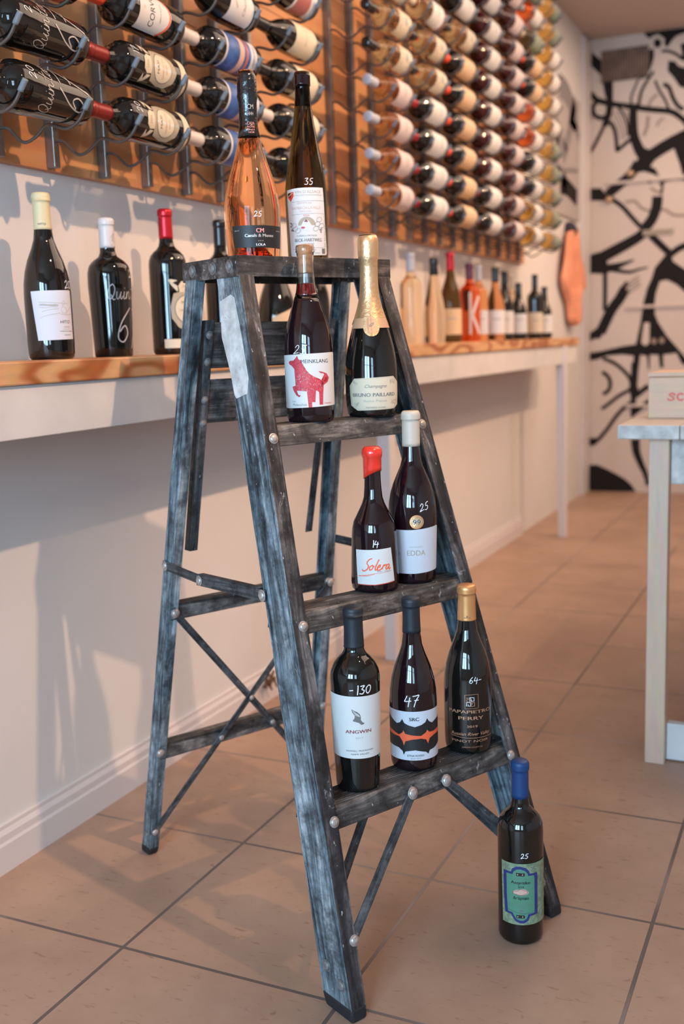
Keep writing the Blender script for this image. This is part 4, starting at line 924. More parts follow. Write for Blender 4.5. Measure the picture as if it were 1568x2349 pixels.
# folding spreaders
for sg in (-1, 1):
    x = .2055; p = Vector((sg*(UF(.6326)+.0045), .1470, .6326)); m = Vector((sg*.2095, .3471, .6265)); q = Vector((sg*(UB(.631)+.0030), .4935, .6310))
    p.x = sg*max(abs(p.x), .2075)
    bm = BM(); bar(bm, p+(p-m).normalized()*.008, m+(m-p).normalized()*.012, .020, .0025, (1, 0, 0)); bar(bm, p+Vector((-sg*.004, .012, .011)), m+Vector((-sg*.004, .004, .011)), .012, .002, (0, 0, 1)); o = obj('spreader_arm', bm, M['strap'], LAD, frame=axisframe(p, m), bevel=.0006)
    rivet(o, p+Vector((sg*.0013, 0, 0)), (sg, 0, 0), .0085); rivet(o, m+Vector((sg*.0022, 0, 0)), (sg, 0, 0), .008)
    m2 = m+Vector((-sg*.003, 0, 0)); q2 = q; bm = BM(); bar(bm, m2, q2+(q2-m2).normalized()*.008, .018, .0025, (1, 0, 0)); o = obj('spreader_arm', bm, M['strap'], LAD, frame=axisframe(m2, q2), bevel=.0006)
    rivet(o, q2+Vector((sg*.0013, 0, 0)), (sg, 0, 0), .008)
# folded paint shelf: two hanging arms with two slats between their tops
for sg in (-1, 1):
    pr = [(0, 0), (.017, 0), (.017, .002), (.002, .002), (.002, .022), (0, .022)]
    a0 = Vector((sg*.1480, .3800, 1.092)); a1 = Vector((sg*.1480, .4870, .652))
    bm = BM(); loft(bm, [a1+Vector((-sg*a, b, 0)) for a, b in pr], [a0+Vector((-sg*a, b, 0)) for a, b in pr])
    o = obj('shelf_arm', bm, M['strap'], LAD, frame=axisframe(a1, a0), bevel=.0007)
    for t in (.06, .17, .33, .43): p = a0+(a1-a0)*t; rivet(o, p+Vector((-sg*.0085, -.0003, 0)), (0, -1, -.2), .0062, 'rivetd')
for za, zb in ((1.088, 1.005), (.985, .903)):
    vv = lambda z: .3800+(1.092-z)*.243+.0025
    bm = BM(); n = 9; P = []
    for k in range(n+1):
        z = zb+(za-zb)*k/n; P.append((vv(z)+(.0 if k % 2 else .0010), z))
    P += [(vv(za)+.006, za), (vv(zb)+.006, zb)]
    bm = BM(); loft(bm, [(-.1455, a, b) for a, b in P], [(.1455, a, b) for a, b in P]); obj('shelf_slat', bm, M['slat'], LAD, frame=Matrix.Translation((0, vv(za), za)), bevel=.0006)
# worn sticker on the left front rail
st = [(1.126, .2500), (1.131, .2620), (1.121, .2960), (1.060, .2890), (1.000, .2600), (.962, .2460), (.956, .2400), (.9650, .2060), (.9900, .2030), (1.060, .2260)]
bm = BM(); bm.faces.new([bm.verts.new((-(UF(z)+.0012), v, z)) for z, v in st]).material_index = 0
ex = bmesh.ops.extrude_face_region(bm, geom=bm.faces[:]); [setattr(v.co, 'x', v.co.x+.0006) for v in ex['geom'] if isinstance(v, bmesh.types.BMVert)]
for i in range(26):
    z = random.uniform(.975, 1.10); v = .235+(z-.975)*.30+random.uniform(-.02, .02); l = random.uniform(.001, .005)
    bm.faces.new([bm.verts.new((-(UF(zz)+.00135), vv_, zz)) for vv_, zz in ((v, z), (v+l, z+l*.3), (v+l, z+l*.3-.0008), (v, z-.0008))]).material_index = 1
o = obj('sticker', bm, [M['sticker'], M['stickerink']], LAD); o['label'] = 'worn white paper sticker'
# rivets near the feet on the outer rails
for v, z in ((.018, .050), (.052, .066)): rivet(rails['front_rail', -1], (-(UF(z)+.0002), VF(z)+v, z), (-1, 0, 0), .0085, 'rivetd')
rivet(rails['rear_rail', -1], (-(UB(.045)+.0002), VB(.045)+.018, .045), (-1, 0, 0), .006, 'rivetd')

# ================================================================== HERO BOTTLES
def P_(x, y, z): return Vector((x, y, z+.0005))
GRP = 'bottles standing on the stepladder'
# rose cava on the cap
H, R = .322, .0500
loc = P_(.5531, 1.3990, 1.1947); b = Bottle('wine_bottle', 'cava', H, R, M['rose'], loc, facing(loc, 10), 'clear sparkling rose bottle with black foil on the ladder top', 'wine bottle', GRP)
b.sleeve('foil', .655, 1, M['blackfoil'], extra=[(.385*R+.001, .655*H), (.335*R, .70*H), (.32*R, .78*H), (.325*R, .835*H), (.365*R, .868*H), (.35*R, .885*H), (.345*R, .93*H), (.335*R, .97*H), (.30*R, .99*H)])
bm = BM(); lathe(bm, [(0, .034), (.012, .028), (.024, .012), (.030, .005), (0, .0045)], 40); 
o = obj('punt', bm, M['rosedeep'], b.root, smooth=True)
A = Art(778, 250, 1750, 150, H, R, 10)
A.poly([(594, 1470), (1020, 1475), (1024, 1478), (1024, 1662), (1020, 1665), (606, 1655)], M['black'])
A.text('CM', 840, 1533, 36, M['rosefoil'], 66, bold=4); A.text('Canals & Munne', 838, 1570, 26, M['silver'], 250, bold=3); A.text('LOLA', 845, 1644, 20, M['whitep'], 84, bold=2); A.text('BRUT', 636, 1518, 9, M['silver'], 40); A.text('RESERVA', 1003, 1522, 9, M['silver'], 34)
for x in (826, 844, 862): A.ell(x, 1603, 4, 4, M['silver'], 2)
A.put(b)
Art(778, 250, 1750, 150, H, R, 10).hand('25', 825, 1400, 46, M['whitep'], 5).put(b, 'price_mark')
A = Art(740, 86, 1750, 150, H, R*.97, 10)
class _N: pass
def neckart(A, b, items, eps):
    k = A.H/(A.yb-A.yt)
    b.decal('foil_print', items, A.mats, eps=eps)
it = []
def nt(s, zf, h, wd, dx=0): return [[(x+dx, z) for x, z in f] for f in tx(s, 0, zf*H, h, wd)]
b.decal('foil_print', [(nt('CM', .795, .008, .030), 0, 1), (nt('HHH', .762, .006, .026), 0, 1), (nt('CAVA', .713, .005, .036), 1, 1), (nt('ROSE', .697, .0035, .034), 1, 1), (nt('PINOT', .682, .003, .034), 1, 1), (nt('NOIR', .668, .003, .026), 1, 1)], [M['silver'], M['rosefoil']], eps=.0022, face=facing(loc, 14))
# green flute
H, R = .335, .0390
loc = P_(.6078, 1.5063, 1.1947); b = Bottle('wine_bottle', 'flute', H, R, M['olive'], loc, facing(loc, 0), 'tall slim olive-green flute bottle on the ladder top', 'wine bottle', GRP)
bm = BM(); lathe(bm, [(0, .925*H), (.33*R, .925*H), (.33*R, .80*H), (.30*R, .79*H), (0, .79*H)], 24)
b.sleeve('neck_ring', .93, .985, M['darkred'], off=.0004)
b.sleeve('cork', .83, .925, M['darkred'], off=-.0035, top=True)
A = Art(1282, 190, 1758, 92, H, R, 0)
A.poly([(1113, 1130), (1200, 1122), (1432, 1118), (1440, 1400), (1453, 1700), (1445, 1712), (1140, 1722), (1128, 1710)], M['paper'])
A.text("VIN D'ALSACE", 1300, 1168, 24, M['creamd'], 225); A.text('APPELLATION ALSACE CONTROLEE', 1300, 1190, 11, M['lgrey'], 240)
A.poly([(1120, 1158), (1172, 1150), (1172, 1190), (1148, 1236), (1120, 1190)], M['red'], 2); A.poly([(1122, 1160), (1146, 1156), (1146, 1205), (1125, 1180)], M['black'], 3); A.line([(1128, 1190), (1150, 1170), (1165, 1160)], 8, M['tan'], 4)
for y in (1236, 1348, 1650): A.line([(1148, y+6), (1300, y), (1435, y-2)], 2, M['grey'], 2, 1)
A.text('GRANITE DE', 1262, 1262, 16, M['flesh'], 130); A.text('DAMBACH-LA-VILLE', 1276, 1308, 24, M['flesh'], 250); A.text('RIESLING', 1272, 1334, 14, M['flesh'], 100); A.text('2020', 1276, 1370, 15, M['red'], 56)
A.poly([(1205+75+78*math.cos(t*math.pi/12), 1450-75*math.sin(t*math.pi/12)) for t in range(13)], M['creamd'], 2); A.poly([(1225, 1455), (1250, 1415), (1275, 1395), (1300, 1415), (1325, 1455), (1300, 1500), (1270, 1495)], M['paper'], 3)
A.poly([(1255, 1420), (1275, 1395), (1292, 1422)], M['maroon'], 4); A.ell(1245, 1470, 18, 9, M['bull'], 4)
for cx, cy in ((1165, 1450), (1175, 1480), (1200, 1495), (1390, 1400), (1375, 1440), (1410, 1455), (1360, 1480)):
    A.line([(cx+24*math.cos(t*1.256)+6*math.sin(t*5), cy+22*math.sin(t*1.256)) for t in range(6)], 2.5, M['grey'], 3)
for cx, cy in ((1155, 1500), (1400, 1490), (1148, 1440)):
    for k in range(7): A.ell(cx+random.uniform(-12, 12), cy+random.uniform(-22, 22), 5, 5, M['grey'], 3)
A.text('FLORIAN et MATHILDE', 1276, 1548, 15, M['grey'], 180); A.text('BECK-HARTWEG', 1290, 1594, 30, M['grey'], 238, bold=2); A.text('VIGNERONS', 1288, 1622, 15, M['grey'], 100)
A.text('VIN BIOLOGIQUE', 1310, 1672, 9, M['grey'], 90); A.text('67650 DAMBACH FRANCE', 1320, 1700, 9, M['grey'], 150); A.poly([(1408, 1656), (1436, 1655), (1436, 1700), (1409, 1702)], M['grey'], 2)
A.put(b)
Art(1282, 190, 1758, 92, H, R, 0).hand('35', 1310, 1095, 56, M['whitep'], 5).put(b, 'price_mark')
b.decal('barcode', [(rect(.0345+.0, .0375, .02+i*.0035, .0215+i*.0035+(.001 if i % 3 else 0)), 0, 1) for i in range(18)], [M['lgrey']])
# Meinklang
H, R = .299, .0420
loc = P_(.678, 1.3534, .911); b = Bottle('wine_bottle', 'meink', H, R, M['darkred'], loc, facing(loc, 0), 'red wine bottle with a crimson bull label and bare cork', 'wine bottle', GRP)
# clear neck with cork: the glass body is cut into wine-dark body and clear neck
def recut(b, fcut, fwine, wine):
    for o in [b.body]:
        me = o.data; bpy.data.objects.remove(o); 
    bm = BM(); lathe(bm, [(0, .002)]+[(r, z) for r, z in smoothprof(b.kind, b.H, b.R, .0, fcut, 0)]+[(0, fcut*b.H)], 56); b.body = obj('glass', bm, M['darkred'], b.root, smooth=True)
    bm = BM(); lathe(bm, [(r, z) for r, z in smoothprof(b.kind, b.H, b.R, fcut, 1.0, 0)]+[(profr(b.kind, 1)*b.R-.0022, b.H)]+[(r-.0022, z) for r, z in reversed(smoothprof(b.kind, b.H, b.R, fcut, .995, 0))]+[smoothprof(b.kind, b.H, b.R, fcut, 1.0, 0)[0]], 56); bmesh.ops.remove_doubles(bm, verts=bm.verts[:], dist=1e-6); obj('neck', bm, M['clear'], b.root, smooth=True)
    bm = BM(); lathe(bm, [(0, fcut*b.H)]+[(r-.0026, z) for r, z in smoothprof(b.kind, b.H, b.R, fcut, fwine, 0)]+[(0, fwine*b.H)], 48); obj('wine', bm, wine, b.root, smooth=True)
    bm = BM(); rr = profr(b.kind, .95)*b.R-.0026; lathe(bm, [(0, .845*b.H), (rr, .845*b.H), (rr, .990*b.H), (rr*.9, 1.0*b.H+.001), (0, 1.0*b.H+.001)], 40); obj('cork', bm, M['cork'], b.root, smooth=True)
recut(b, .70, .785, M['redwine'])
A = Art(470, 247, 1965, 180, H, R, 0)
A.poly([(224, 1290), (226, 1282), (700, 1262), (714, 1270), (716, 1790), (714, 1800), (240, 1822), (226, 1815)], M['paper'])
bull = [(272, 1350), (285, 1338), (320, 1335), (345, 1328), (358, 1288), (366, 1322), (388, 1335), (402, 1352), (404, 1400), (440, 1435), (475, 1475), (520, 1505), (565, 1525), (595, 1555), (625, 1560), (650, 1530), (645, 1495), (620, 1475), (580, 1470), (560, 1448), (600, 1458), (640, 1475), (662, 1520), (650, 1560), (608, 1580), (606, 1620), (600, 1690), (596, 1790), (562, 1790), (570, 1720), (560, 1660), (530, 1640), (520, 1700), (520, 1760), (485, 1760), (490, 1700), (480, 1650), (478, 1740), (488, 1812), (452, 1812), (455, 1730), (440, 1650), (400, 1645), (340, 1640), (345, 1680), (380, 1690), (362, 1706), (335, 1690), (308, 1640), (298, 1600), (330, 1590), (335, 1540), (328, 1470), (340, 1440), (322, 1420), (300, 1390), (275, 1370)]
A.poly(bull, M['bull'], 2)
for i in range(70):
    x = random.uniform(340, 590); y = random.uniform(1440, 1640)
    if y > 1380+(x-340)*.55 and y < 1650: A.line([(x, y), (x+random.uniform(-14, 14), y+random.uniform(8, 26))], 1.8, M['pinkpaper'], 3, 1)
A.ell(322, 1358, 5, 4, M['maroon'], 3); A.line([(335, 1350), (352, 1370), (388, 1352)], 4, M['maroon'], 3)
A.text('MEINKLANG', 533, 1366, 38, M['black'], 262); A.text('Roter', 308, 1756, 13, M['grey'], 36); A.text('Mulatschak', 362, 1795, 24, M['grey'], 138); A.text('Osterreich', 645, 1782, 16, M['red'], 66)
A.put(b)
Art(470, 247, 1965, 180, H, R, 0).hand('25', 375, 1268, 84, M['whitep'], 6, slant=.35).put(b, 'price_mark')
bb = b; b.decal('cork_brand', [(ribbon2d([(.004, .90*H), (.012, .90*H)], .0015, 1)+ribbon2d([(.008, .88*H), (.008, .915*H)], .0012, 1)+ribbon2d([(.004, .915*H), (.012, .918*H)], .001, 1), 0, 1)], [M['black']], eps=-.0026) if False else None
# Paillard
H, R = .320, .0478
loc = P_(.7425, 1.4756, .911); b = Bottle('wine_bottle', 'champ', H, R, M['dark'], loc, facing(loc, 4), 'champagne bottle with gold foil neck and cream octagonal label', 'wine bottle', GRP)
gf = b.sleeve('foil', .50, 1, M['goldf'], extra=[(.662*R+.0012, .512*H), (.575*R+.001, .55*H), (.46*R+.001, .604*H), (.37*R+.001, .66*H), (.33*R+.001, .71*H), (.315*R+.001, .78*H), (.345*R, .862*H), (.385*R, .872*H), (.375*R, .885*H), (.385*R, .90*H), (.385*R, .955*H), (.37*R, .985*H), (.32*R, .998*H)])
A = Art(1093, 262, 1905, 75, H, R, 4)
A.poly([(925, 1512), (1110, 1505), (1302, 1497), (1340, 1560), (1340, 1790), (1310, 1828), (945, 1838), (885, 1785), (880, 1585)], M['cream'])
A.line([(930, 1520), (1300, 1506), (1332, 1563), (1332, 1785), (1304, 1820), (948, 1830), (893, 1782), (888, 1588), (930, 1520)], 2, M['creamd'], 2, 1)
A.text('Champagne', 1130, 1608, 34, M['grey'], 210, shear=.3); A.text('BRUNO PAILLARD', 1118, 1696, 36, M['grey'], 395, bold=3); A.text('Reims France', 1125, 1752, 24, M['lgrey'], 225, shear=.3); A.text('PREMIERE CUVEE', 1130, 1815, 13, M['grey'], 195)
for cx, cy in ((930, 1560), (1290, 1545), (940, 1780), (1300, 1760)):
    for k in range(4): A.line([(cx+random.uniform(-28, 28), cy+random.uniform(-28, 28)) for _ in range(4)], 2.4, M['creamd'], 2)
A.put(b)
A = Art(1073, 215, 1905, 75, H, R*.97, 4); zc = .492
seal = [(.0205*math.cos(t*math.pi/12), .508*H+.0205*math.sin(t*math.pi/12)) for t in range(24)]; s2 = [(.0160*math.cos(t*math.pi/12), .508*H+.0160*math.sin(t*math.pi/12)) for t in range(24)]
band = [[(-.062, .49*H+.0), (.062, .49*H), (.056, .545*H), (-.056, .545*H)]]
b.decal('collar', [(band, 0, 1), ([seal], 1, 2), ([s2], 0, 3), (ribbon2d([(-.006, .50*H), (-.001, .512*H), (.006, .518*H), (.002, .505*H), (-.004, .498*H)], .0012, 4), 2, 4), (tx('o o o o o o o', 0, .533*H, .002, .02), 2, 3)], [M['collar'], M['goldf'], M['grey']], eps=.0020, lab='rose-gold paper collar with round seal')
# Solera
H, R = .2517, .0427
loc = P_(.7784, 1.385, .611); b = Bottle('wine_bottle', 'solera', H, R, M['darkred'], loc, facing(loc, -2), 'short dark bottle with red wax top and white square label', 'wine bottle', GRP)
b.sleeve('wax_seal', .775, 1, M['redwax'], off=.0015, slant=.016, extra=[(.335*R+.0018, .775*H), (.335*R+.0018, .86*H), (.34*R+.0018, .925*H), (.375*R+.0018, .935*H), (.385*R+.0018, .96*H), (.37*R+.0018, .985*H), (.30*R+.0018, .997*H)])
A = Art(450, 240, 1985, 465, H, R, -2)
A.poly([(262, 1526), (440, 1520), (616, 1510), (636, 1870), (450, 1890), (280, 1890)], M['paper']); A.poly([(280, 1890), (450, 1890), (636, 1870), (637, 1876), (450, 1897), (280, 1896)], M['red'], 2)
A.hand('Solera', 470, 1735, 102, M['orange'], 13, slant=.25, adv=.86, aspect=.58); A.text('Zafra - Vinarius', 540, 1758, 14, M['grey'], 135)
A.line([(290, 1805), (370, 1790), (440, 1775), (590, 1762)], 9, M['orange'], 2, 5, 2); A.line([(290, 1800), (370, 1800), (440, 1780)], 4, M['orange'], 2)
A.put(b)
Art(450, 240, 1985, 465, H, R, -2).hand('14', 455, 1490, 66, M['whitep'], 8).put(b, 'price_mark')
# Edda
H, R = .307, .0448
loc = P_(.8191, 1.4691, .611); b = Bottle('wine_bottle', 'edda', H, R, M['darkred'], loc, facing(loc, 0), 'dark bottle with cream capsule, white EDDA label and round gold medal', 'wine bottle', GRP)
b.sleeve('capsule', .80, 1, M['creamcap'])
A = Art(840, 258, 1905, 90, H, R, 0)
A.poly([(610, 1318), (840, 1316), (1078, 1292), (1085, 1300), (1088, 1762), (1080, 1770), (860, 1790), (620, 1790)], M['paperb'])
A.text('EDDA', 872, 1592, 56, M['creamd'], 190, bold=2); A.text('SAN MARZANO', 870, 1507, 14, M['lgrey'], 136); A.text('EDDA', 690, 1590, 30, M['grey'], 14)
A.put(b)
A = Art(840, 258, 1905, 90, H, R, 0); A.ell(880, 1232, 72, 74, M['golds']); A.ell(880, 1232, 60, 62, M['collar'], 2); A.ell(880, 1232, 54, 56, M['goldf'], 3); A.text('99', 880, 1256, 50, M['whitep'], 84, ly=4, bold=8); A.text('99', 881, 1257, 50, M['black'], 80, ly=5, bold=1)
A.put(b, 'medal_sticker', 'round gold sticker reading 99')
Art(840, 258, 1905, 90, H, R, 0).hand('25', 965, 1112, 74, M['whitep'], 7, slant=.3, rot=.25).put(b, 'price_mark')
# Angwin
H, R = .306, .0414
loc = P_(.8058, 1.2257, .311); b = Bottle('wine_bottle', 'heavy', H, R, M['dark'], loc, facing(loc, 5), 'broad dark bottle with white ANGWIN label and matte black capsule', 'wine bottle', GRP)
b.sleeve('capsule', .785, 1, M['matteblack'])
A = Art(316, 190, 1712, 235, H, R, 5, slope=-.035)
A.poly([(128, 885), (130, 878), (200, 905), (310, 915), (420, 905), (500, 872), (504, 880), (504, 1375), (500, 1385), (420, 1420), (310, 1435), (220, 1430), (140, 1408), (130, 1400)], M['paper']) if False else A.poly([(127, 905), (505, 905), (505, 1420), (127, 1420)], M['paper'])
A.text('ANGWIN', 332, 1208, 28, M['maroon'], 195, bold=2); A.text('2017', 336, 1252, 13, M['lgrey'], 58); A.text('HOWELL MOUNTAIN', 340, 1360, 13, M['black'], 208); A.text('NAPA VALLEY', 342, 1388, 13, M['black'], 142)
A.poly([(283, 1008), (300, 1020), (325, 1030), (345, 1050), (352, 1072), (345, 1082), (350, 1095), (362, 1115), (378, 1124), (372, 1134), (355, 1138), (335, 1120), (310, 1112), (292, 1108), (292, 1095), (308, 1085), (312, 1068), (298, 1050), (286, 1030)], M['grey'], 2)
for k in range(6): A.line([(288+k*4, 1018+k*8), (310+k*4, 1036+k*6), (336+k*2, 1056+k*3)], 2.2, M['paper'], 3)
A.put(b)
Art(316, 190, 1712, 235, H, R, 5, slope=-.03).hand('-130', 352, 885, 66, M['whitep'], 8).put(b, 'price_mark')
# SRC
H, R = .298, .0413
loc = P_(.8623, 1.3416, .311); b = Bottle('wine_bottle', 'burg', H, R, M['darkred'], loc, facing(loc, 1), 'dark bottle with SRC label of black cloud bands and orange stripe', 'wine bottle', GRP)
b.sleeve('capsule', .80, 1, M['matteblack'])
A = Art(776, 186, 1548, 148, H, R, 1)
A.poly([(594, 1035), (961, 1035), (963, 1445), (596, 1445)], M['paperb'])
def cloud(y, amp, n, x0=596, x1=960, up=True):
    pts = []
    for k in range(n*10+1):
        t = k/10; f = abs(math.sin(math.pi*t)); pts.append((x0+(x1-x0)*k/(n*10), y+(amp if up else -amp)*(f**.6)))
    return pts
top = [(594, 1085), (610, 1112), (650, 1145), (675, 1130), (690, 1100), (705, 1132), (735, 1148), (785, 1163), (835, 1148), (865, 1130), (878, 1100), (892, 1128), (915, 1148), (935, 1135), (961, 1118)]
bot = [(594, 1340), (620, 1342), (660, 1347), (688, 1370), (697, 1402), (710, 1372), (740, 1365), (785, 1358), (830, 1362), (865, 1380), (884, 1400), (895, 1372), (925, 1368), (961, 1340)]
A.poly(top+bot[::-1], M['black'], 2)
ot = [(596, 1205), (625, 1218), (665, 1236), (690, 1215), (698, 1195), (712, 1222), (760, 1232), (830, 1240), (868, 1215), (876, 1196), (892, 1218), (925, 1222), (958, 1210)]
ob = [(596, 1240), (625, 1248), (668, 1250), (690, 1285), (700, 1322), (712, 1285), (760, 1268), (830, 1262), (868, 1275), (882, 1312), (895, 1270), (925, 1255), (958, 1248)]
for (a, c), (d, e) in zip(zip(ot, ot[1:]), zip(ob, ob[1:])): A.poly([a, c, e, d], M['orange'], 3)
A.text('SRC', 781, 1112, 28, M['black'], 74, ly=4, bold=2); A.text('ETNA ROSSO', 788, 1412, 15, M['black'], 126, ly=4); A.text('DOC 2019', 789, 1434, 11, M['grey'], 76)
A.put(b)
Art(776, 186, 1548, 148, H, R, 1).hand('47', 762, 980, 76, M['whitep'], 7).put(b, 'price_mark')
# Papapietro Perry
H, R = .300, .0430
loc = P_(.9259, 1.4502, .311); b = Bottle('wine_bottle', 'burg', H, R, M['dark'], loc, facing(loc, 2), 'dark bottle with copper capsule and copper-printed square emblem', 'wine bottle', GRP)
b.sleeve('capsule', .795, 1, M['golds'])
b.decal('capsule_print', [(ribbon2d([(-.015, .815*H), (-.005, .815*H)], .0006, 1)+ribbon2d([(.005, .815*H), (.015, .815*H)], .0006, 1), 0, 1), (tx('PP', 0, .81*H, .005, .007), 0, 1)], [M['black']], eps=.0013)
A = Art(1172, 190, 1408, 62, H, R, 2)
A.line([(1148, 908), (1250, 904), (1251, 1018), (1149, 1022), (1148, 908)], 3.5, M['copper'], 1, 1)
def sw(cx, cy, sx, sy, m): A.line([(cx+sx*2, cy-sy*22), (cx+sx*2, cy+sy*12), (cx+sx*20, cy+sy*12), (cx+sx*20, cy-sy*10), (cx+sx*10, cy-sy*10), (cx+sx*10, cy)], 5, m, 1, 1)
for a, c, sx, sy, m in ((1178, 948, -1, 1, 'copper'), (1203, 945, 1, 1, 'whitep'), (1178, 985, -1, -1, 'whitep'), (1206, 985, 1, -1, 'copper')):
    A.line([(a-18, c-15), (a+17, c-15), (a+17, c+15), (a-14, c+15), (a-14, c-3), (a+4, c-3)] if m == 'copper' else [(a-16, c+15), (a-16, c-17), (a+16, c-15), (a+16, c+14), (a-4, c+14), (a-4, c)], 5, M[m], 1, 1)
A.text('PAPAPIETRO', 1190, 1060, 26, M['copper'], 305, ly=1, bold=2); A.text('PERRY', 1196, 1115, 28, M['copper'], 190, ly=1, bold=2); A.text('2019', 1203, 1178, 18, M['copper'], 82, ly=1, bold=1)
A.text('Russian River Valley', 1196, 1245, 26, M['copper'], 285, ly=1, shear=.35); A.line([(1040, 1252), (1120, 1262), (1200, 1266), (1345, 1266)], 3, M['copper'], 1); A.text('PINOT NOIR', 1190, 1302, 19, M['copper'], 275, ly=1); A.text('SONOMA COUNTY CA', 1205, 1348, 9, M['copper'], 160, ly=1)
A.put(b, 'label', 'copper lettering printed on the glass')
Art(1172, 190, 1408, 62, H, R, 2).hand('64-', 1235, 812, 48, M['whitep'], 5).put(b, 'price_mark')
# floor bottle
H, R = .3225, .0394
loc = P_(1.0388, 1.3886, 0); b = Bottle('wine_bottle', 'bord', H, R, M['dark'], loc, facing(loc, 6), 'dark bottle with blue capsule standing on the floor by the ladder', 'wine bottle')
b.sleeve('capsule', .80, 1, M['bluecap'])
A = Art(526, 244, 2300, 270, H, R, 6)
A.poly([(330, 1340), (755, 1340), (769, 1345), (769, 2045), (755, 2050), (340, 2050)], M['assy'])
fr = [(350, 1440), (425, 1440), (440, 1400), (480, 1372), (525, 1368), (580, 1385), (612, 1420), (622, 1455), (694, 1455), (700, 1500), (700, 1940), (622, 1950), (605, 2000), (560, 2030), (520, 2030), (470, 2010), (440, 1965), (425, 1935), (365, 1930), (352, 1700)]
sc = lambda P, k: [(525+(x-525)*k, 1700+(y-1700)*(1-(1-k)*.55)) for x, y in P]
A.poly(fr, M['navy'], 2); A.poly(sc(fr, .82), M['teal'], 3)
for y in (1462, 1952): A.poly([(480, y-20), (568, y-18), (568, y+18), (482, y+18)], M['black'], 4); A.poly([(492, y-8), (500, y-8), (500, y+8), (492, y+8)], M['tan'], 5); A.poly([(542, y-8), (550, y-8), (550, y+8), (542, y+8)], M['tan'], 5)
A.text('White dry wine', 525, 1522, 14, M['grey'], 135, ly=4, shear=.2); A.text('Assyrtiko', 526, 1572, 34, M['black'], 196, ly=4, bold=3); A.text('2018', 528, 1616, 24, M['black'], 64, ly=4, bold=1)
A.ell(528, 1668, 82, 34, M['flesh'], 4); A.ell(545, 1652, 44, 26, M['flesh'], 4); A.line([(470, 1690), (520, 1700), (570, 1690), (600, 1660), (560, 1640), (520, 1630), (500, 1650), (450, 1660), (455, 1690)], 4, M['maroon'], 5)
A.text('Ασύρτικο', 530, 1752, 34, M['black'], 158, ly=4, bold=3); A.text('Λευκος ξηρος οινος', 528, 1795, 14, M['grey'], 150, ly=4); A.text('PROTECTED GEOGRAPHICAL INDICATION', 528, 1822, 12, M['grey'], 262, ly=4); A.text('CYCLADES', 528, 1852, 18, M['grey'], 94, ly=4)
A.line([(395, 1880), (470, 1900), (560, 1915), (655, 1905)], 3, M['black'], 4); A.ell(532, 1882, 26, 12, M['grey'], 4); A.line([(532, 1885), (532, 1910)], 6, M['grey'], 4, 1)
for cx, cy in ((385, 1400), (655, 1400)):
    A.line([(cx-20, cy+25), (cx, cy), (cx+12, cy-30)], 9, M['grey'], 3); A.line([(cx-28, cy-22), (cx, cy), (cx+30, cy+16)], 9, M['grey'], 3)
A.put(b)
Art(526, 244, 2300, 270, H, R, 6).hand('25', 568, 1275, 54, M['whitep'], 7).put(b, 'price_mark')

# ================================================================== TABLE AND BOX (right edge)
tb = empty('display_table', (1.049, 2.2, 0), 0, 'rustic whitewashed plank table cut off at the right edge', 'table')
for i in range(8):
    x0 = .0+i*.1405; boxobj('top_plank', (x0, 0, .801), (x0+.139, 1.55, .834), [M['tabletop'], M['chalky']], tb, bevel=.003)
    o = tb.children[-1]
for o in [c for c in tb.children if c.name.startswith('top_plank')]:
    for p in o.data.polygons:
        if abs(p.normal.y) > .9 or p.normal.x < -.9: p.material_index = 1
for x, y in ((.066, .06), (.066, 1.40), (1.05, .06), (1.05, 1.40)): boxobj('leg', (x, y-.02, 0), (x+.046, y+.024, .8), M['legwood'], tb, bevel=.002)
boxobj('apron', (.113, .066, .690), (1.04, .085, .800), M['chalky'], tb); boxobj('apron', (.07, .085, .705), (.09, 1.38, .80), M['chalky'], tb)
boxobj('lower_board', (.113, .07, .004), (1.04, .095, .097), M['white'], tb)
wb = empty('wine_crate', (1.087, 2.398, .8345), 0, 'pale pine wooden box with red letters on the table', 'box')
boxobj('box_body', (0, 0, 0), (.36, .20, .101), M['box'], wb, bevel=.002); boxobj('lid', (-.001, -.001, .102), (.361, .201, .112), M['box'], wb, bevel=.001)
bm = BM()
def bx_st(pts, wd):
    for f in ribbon2d(pts, wd, 5): bm.faces.new([bm.verts.new((x, -.0012, z)) for x, z in f])
S_ = [(.0150, .0125), (.0120, .0165), (.0070, .0165), (.0045, .0130), (.0080, .0100), (.0125, .0075), (.0130, .0030), (.0085, .0005), (.0030, .0015), (.0010, .0050)]
bx_st([(x*1.15+.046, z+.044) for x, z in S_], .0034); bx_st([(.083, .0575), (.079, .0605), (.073, .059), (.0695, .0525), (.073, .046), (.079, .0445), (.0835, .0475)], .0036)
bx_st([(.0635, .056), (.0635, .0605)], .0016)
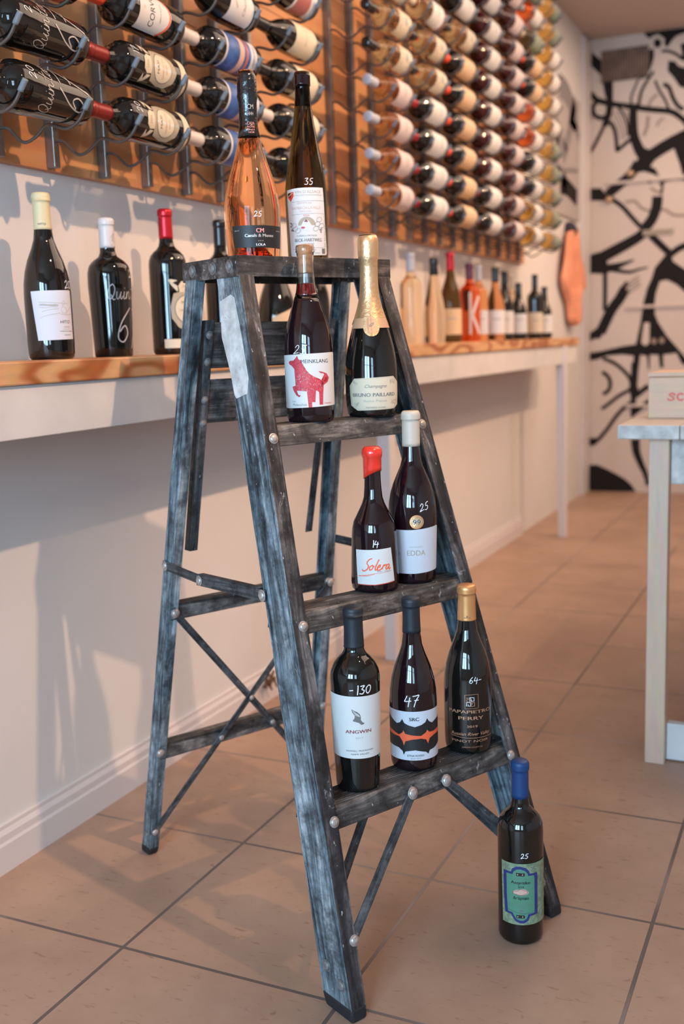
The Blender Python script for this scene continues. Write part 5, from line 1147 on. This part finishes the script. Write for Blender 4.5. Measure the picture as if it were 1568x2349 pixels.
obj('printed_letters', bm, M['red'], wb)['label'] = 'red stencilled letters'

# ================================================================== CLOTH AND TUFT
pts = [(6.10, 1.66), (6.28, 1.67), (6.36, 1.55), (6.44, 1.49), (6.52, 1.40), (6.55, 1.335), (6.45, 1.31), (6.40, 1.25), (6.37, 1.17), (6.355, 1.113), (6.25, 1.105), (6.155, 1.1125), (6.14, 1.18), (6.107, 1.2459), (6.00, 1.31), (5.94, 1.3668), (5.955, 1.44), (5.975, 1.517), (6.03, 1.60)]
bm = BM(); n = 14; cx, cz = 6.22, 1.40
zs_ = [1.105+(1.67-1.105)*i/22 for i in range(23)]
def span(z):
    xs = []
    for (a, b), (c, d) in zip(pts, pts[1:]+pts[:1]):
        if (b-z)*(d-z) <= 0 and b != d: xs.append(a+(c-a)*(z-b)/(d-b))
    return (min(xs), max(xs)) if len(xs) > 1 else (6.15, 6.27)
rows = []
for z in zs_:
    a, c = span(z); rows.append([bm.verts.new((.03+.018*math.sin(k*1.9+z*9)+.012*math.sin(k*.7), a+(c-a)*k/n, z)) for k in range(n+1)])
for r1, r2 in zip(rows, rows[1:]):
    for k in range(n): bm.faces.new((r1[k], r1[k+1], r2[k+1], r2[k]))
cl = obj('hanging_cloth', bm, M['cloth'], smooth=True); sm = cl.modifiers.new('t', 'SOLIDIFY'); sm.thickness = .008
tag(cl, 'orange cloth hanging on the wall beside the mural', 'cloth')
bm = BM(); dome(bm, (.02, 6.19, 1.655), (0, 0, 1), .05, .06); dome(bm, (.02, 6.19, 1.655), (0, 0, -1), .05, .03); obj('dark_collar', bm, M['clothdark'], cl, smooth=True)
bm = BM()
for i in range(12):
    a = random.uniform(0, 1); p = Vector((.018+random.uniform(0, .012), 2.30+random.uniform(-.02, .02), .052+random.uniform(0, .02))); tube(bm, [p, p+Vector((.01, random.uniform(-.02, .03), .02)), p+Vector((.012, random.uniform(-.03, .04), random.uniform(-.02, .045)))], .0035, 5)
tag(obj('dried_tuft', bm, M['brown']), 'small brown tuft on the baseboard behind the ladder', 'dry plant')
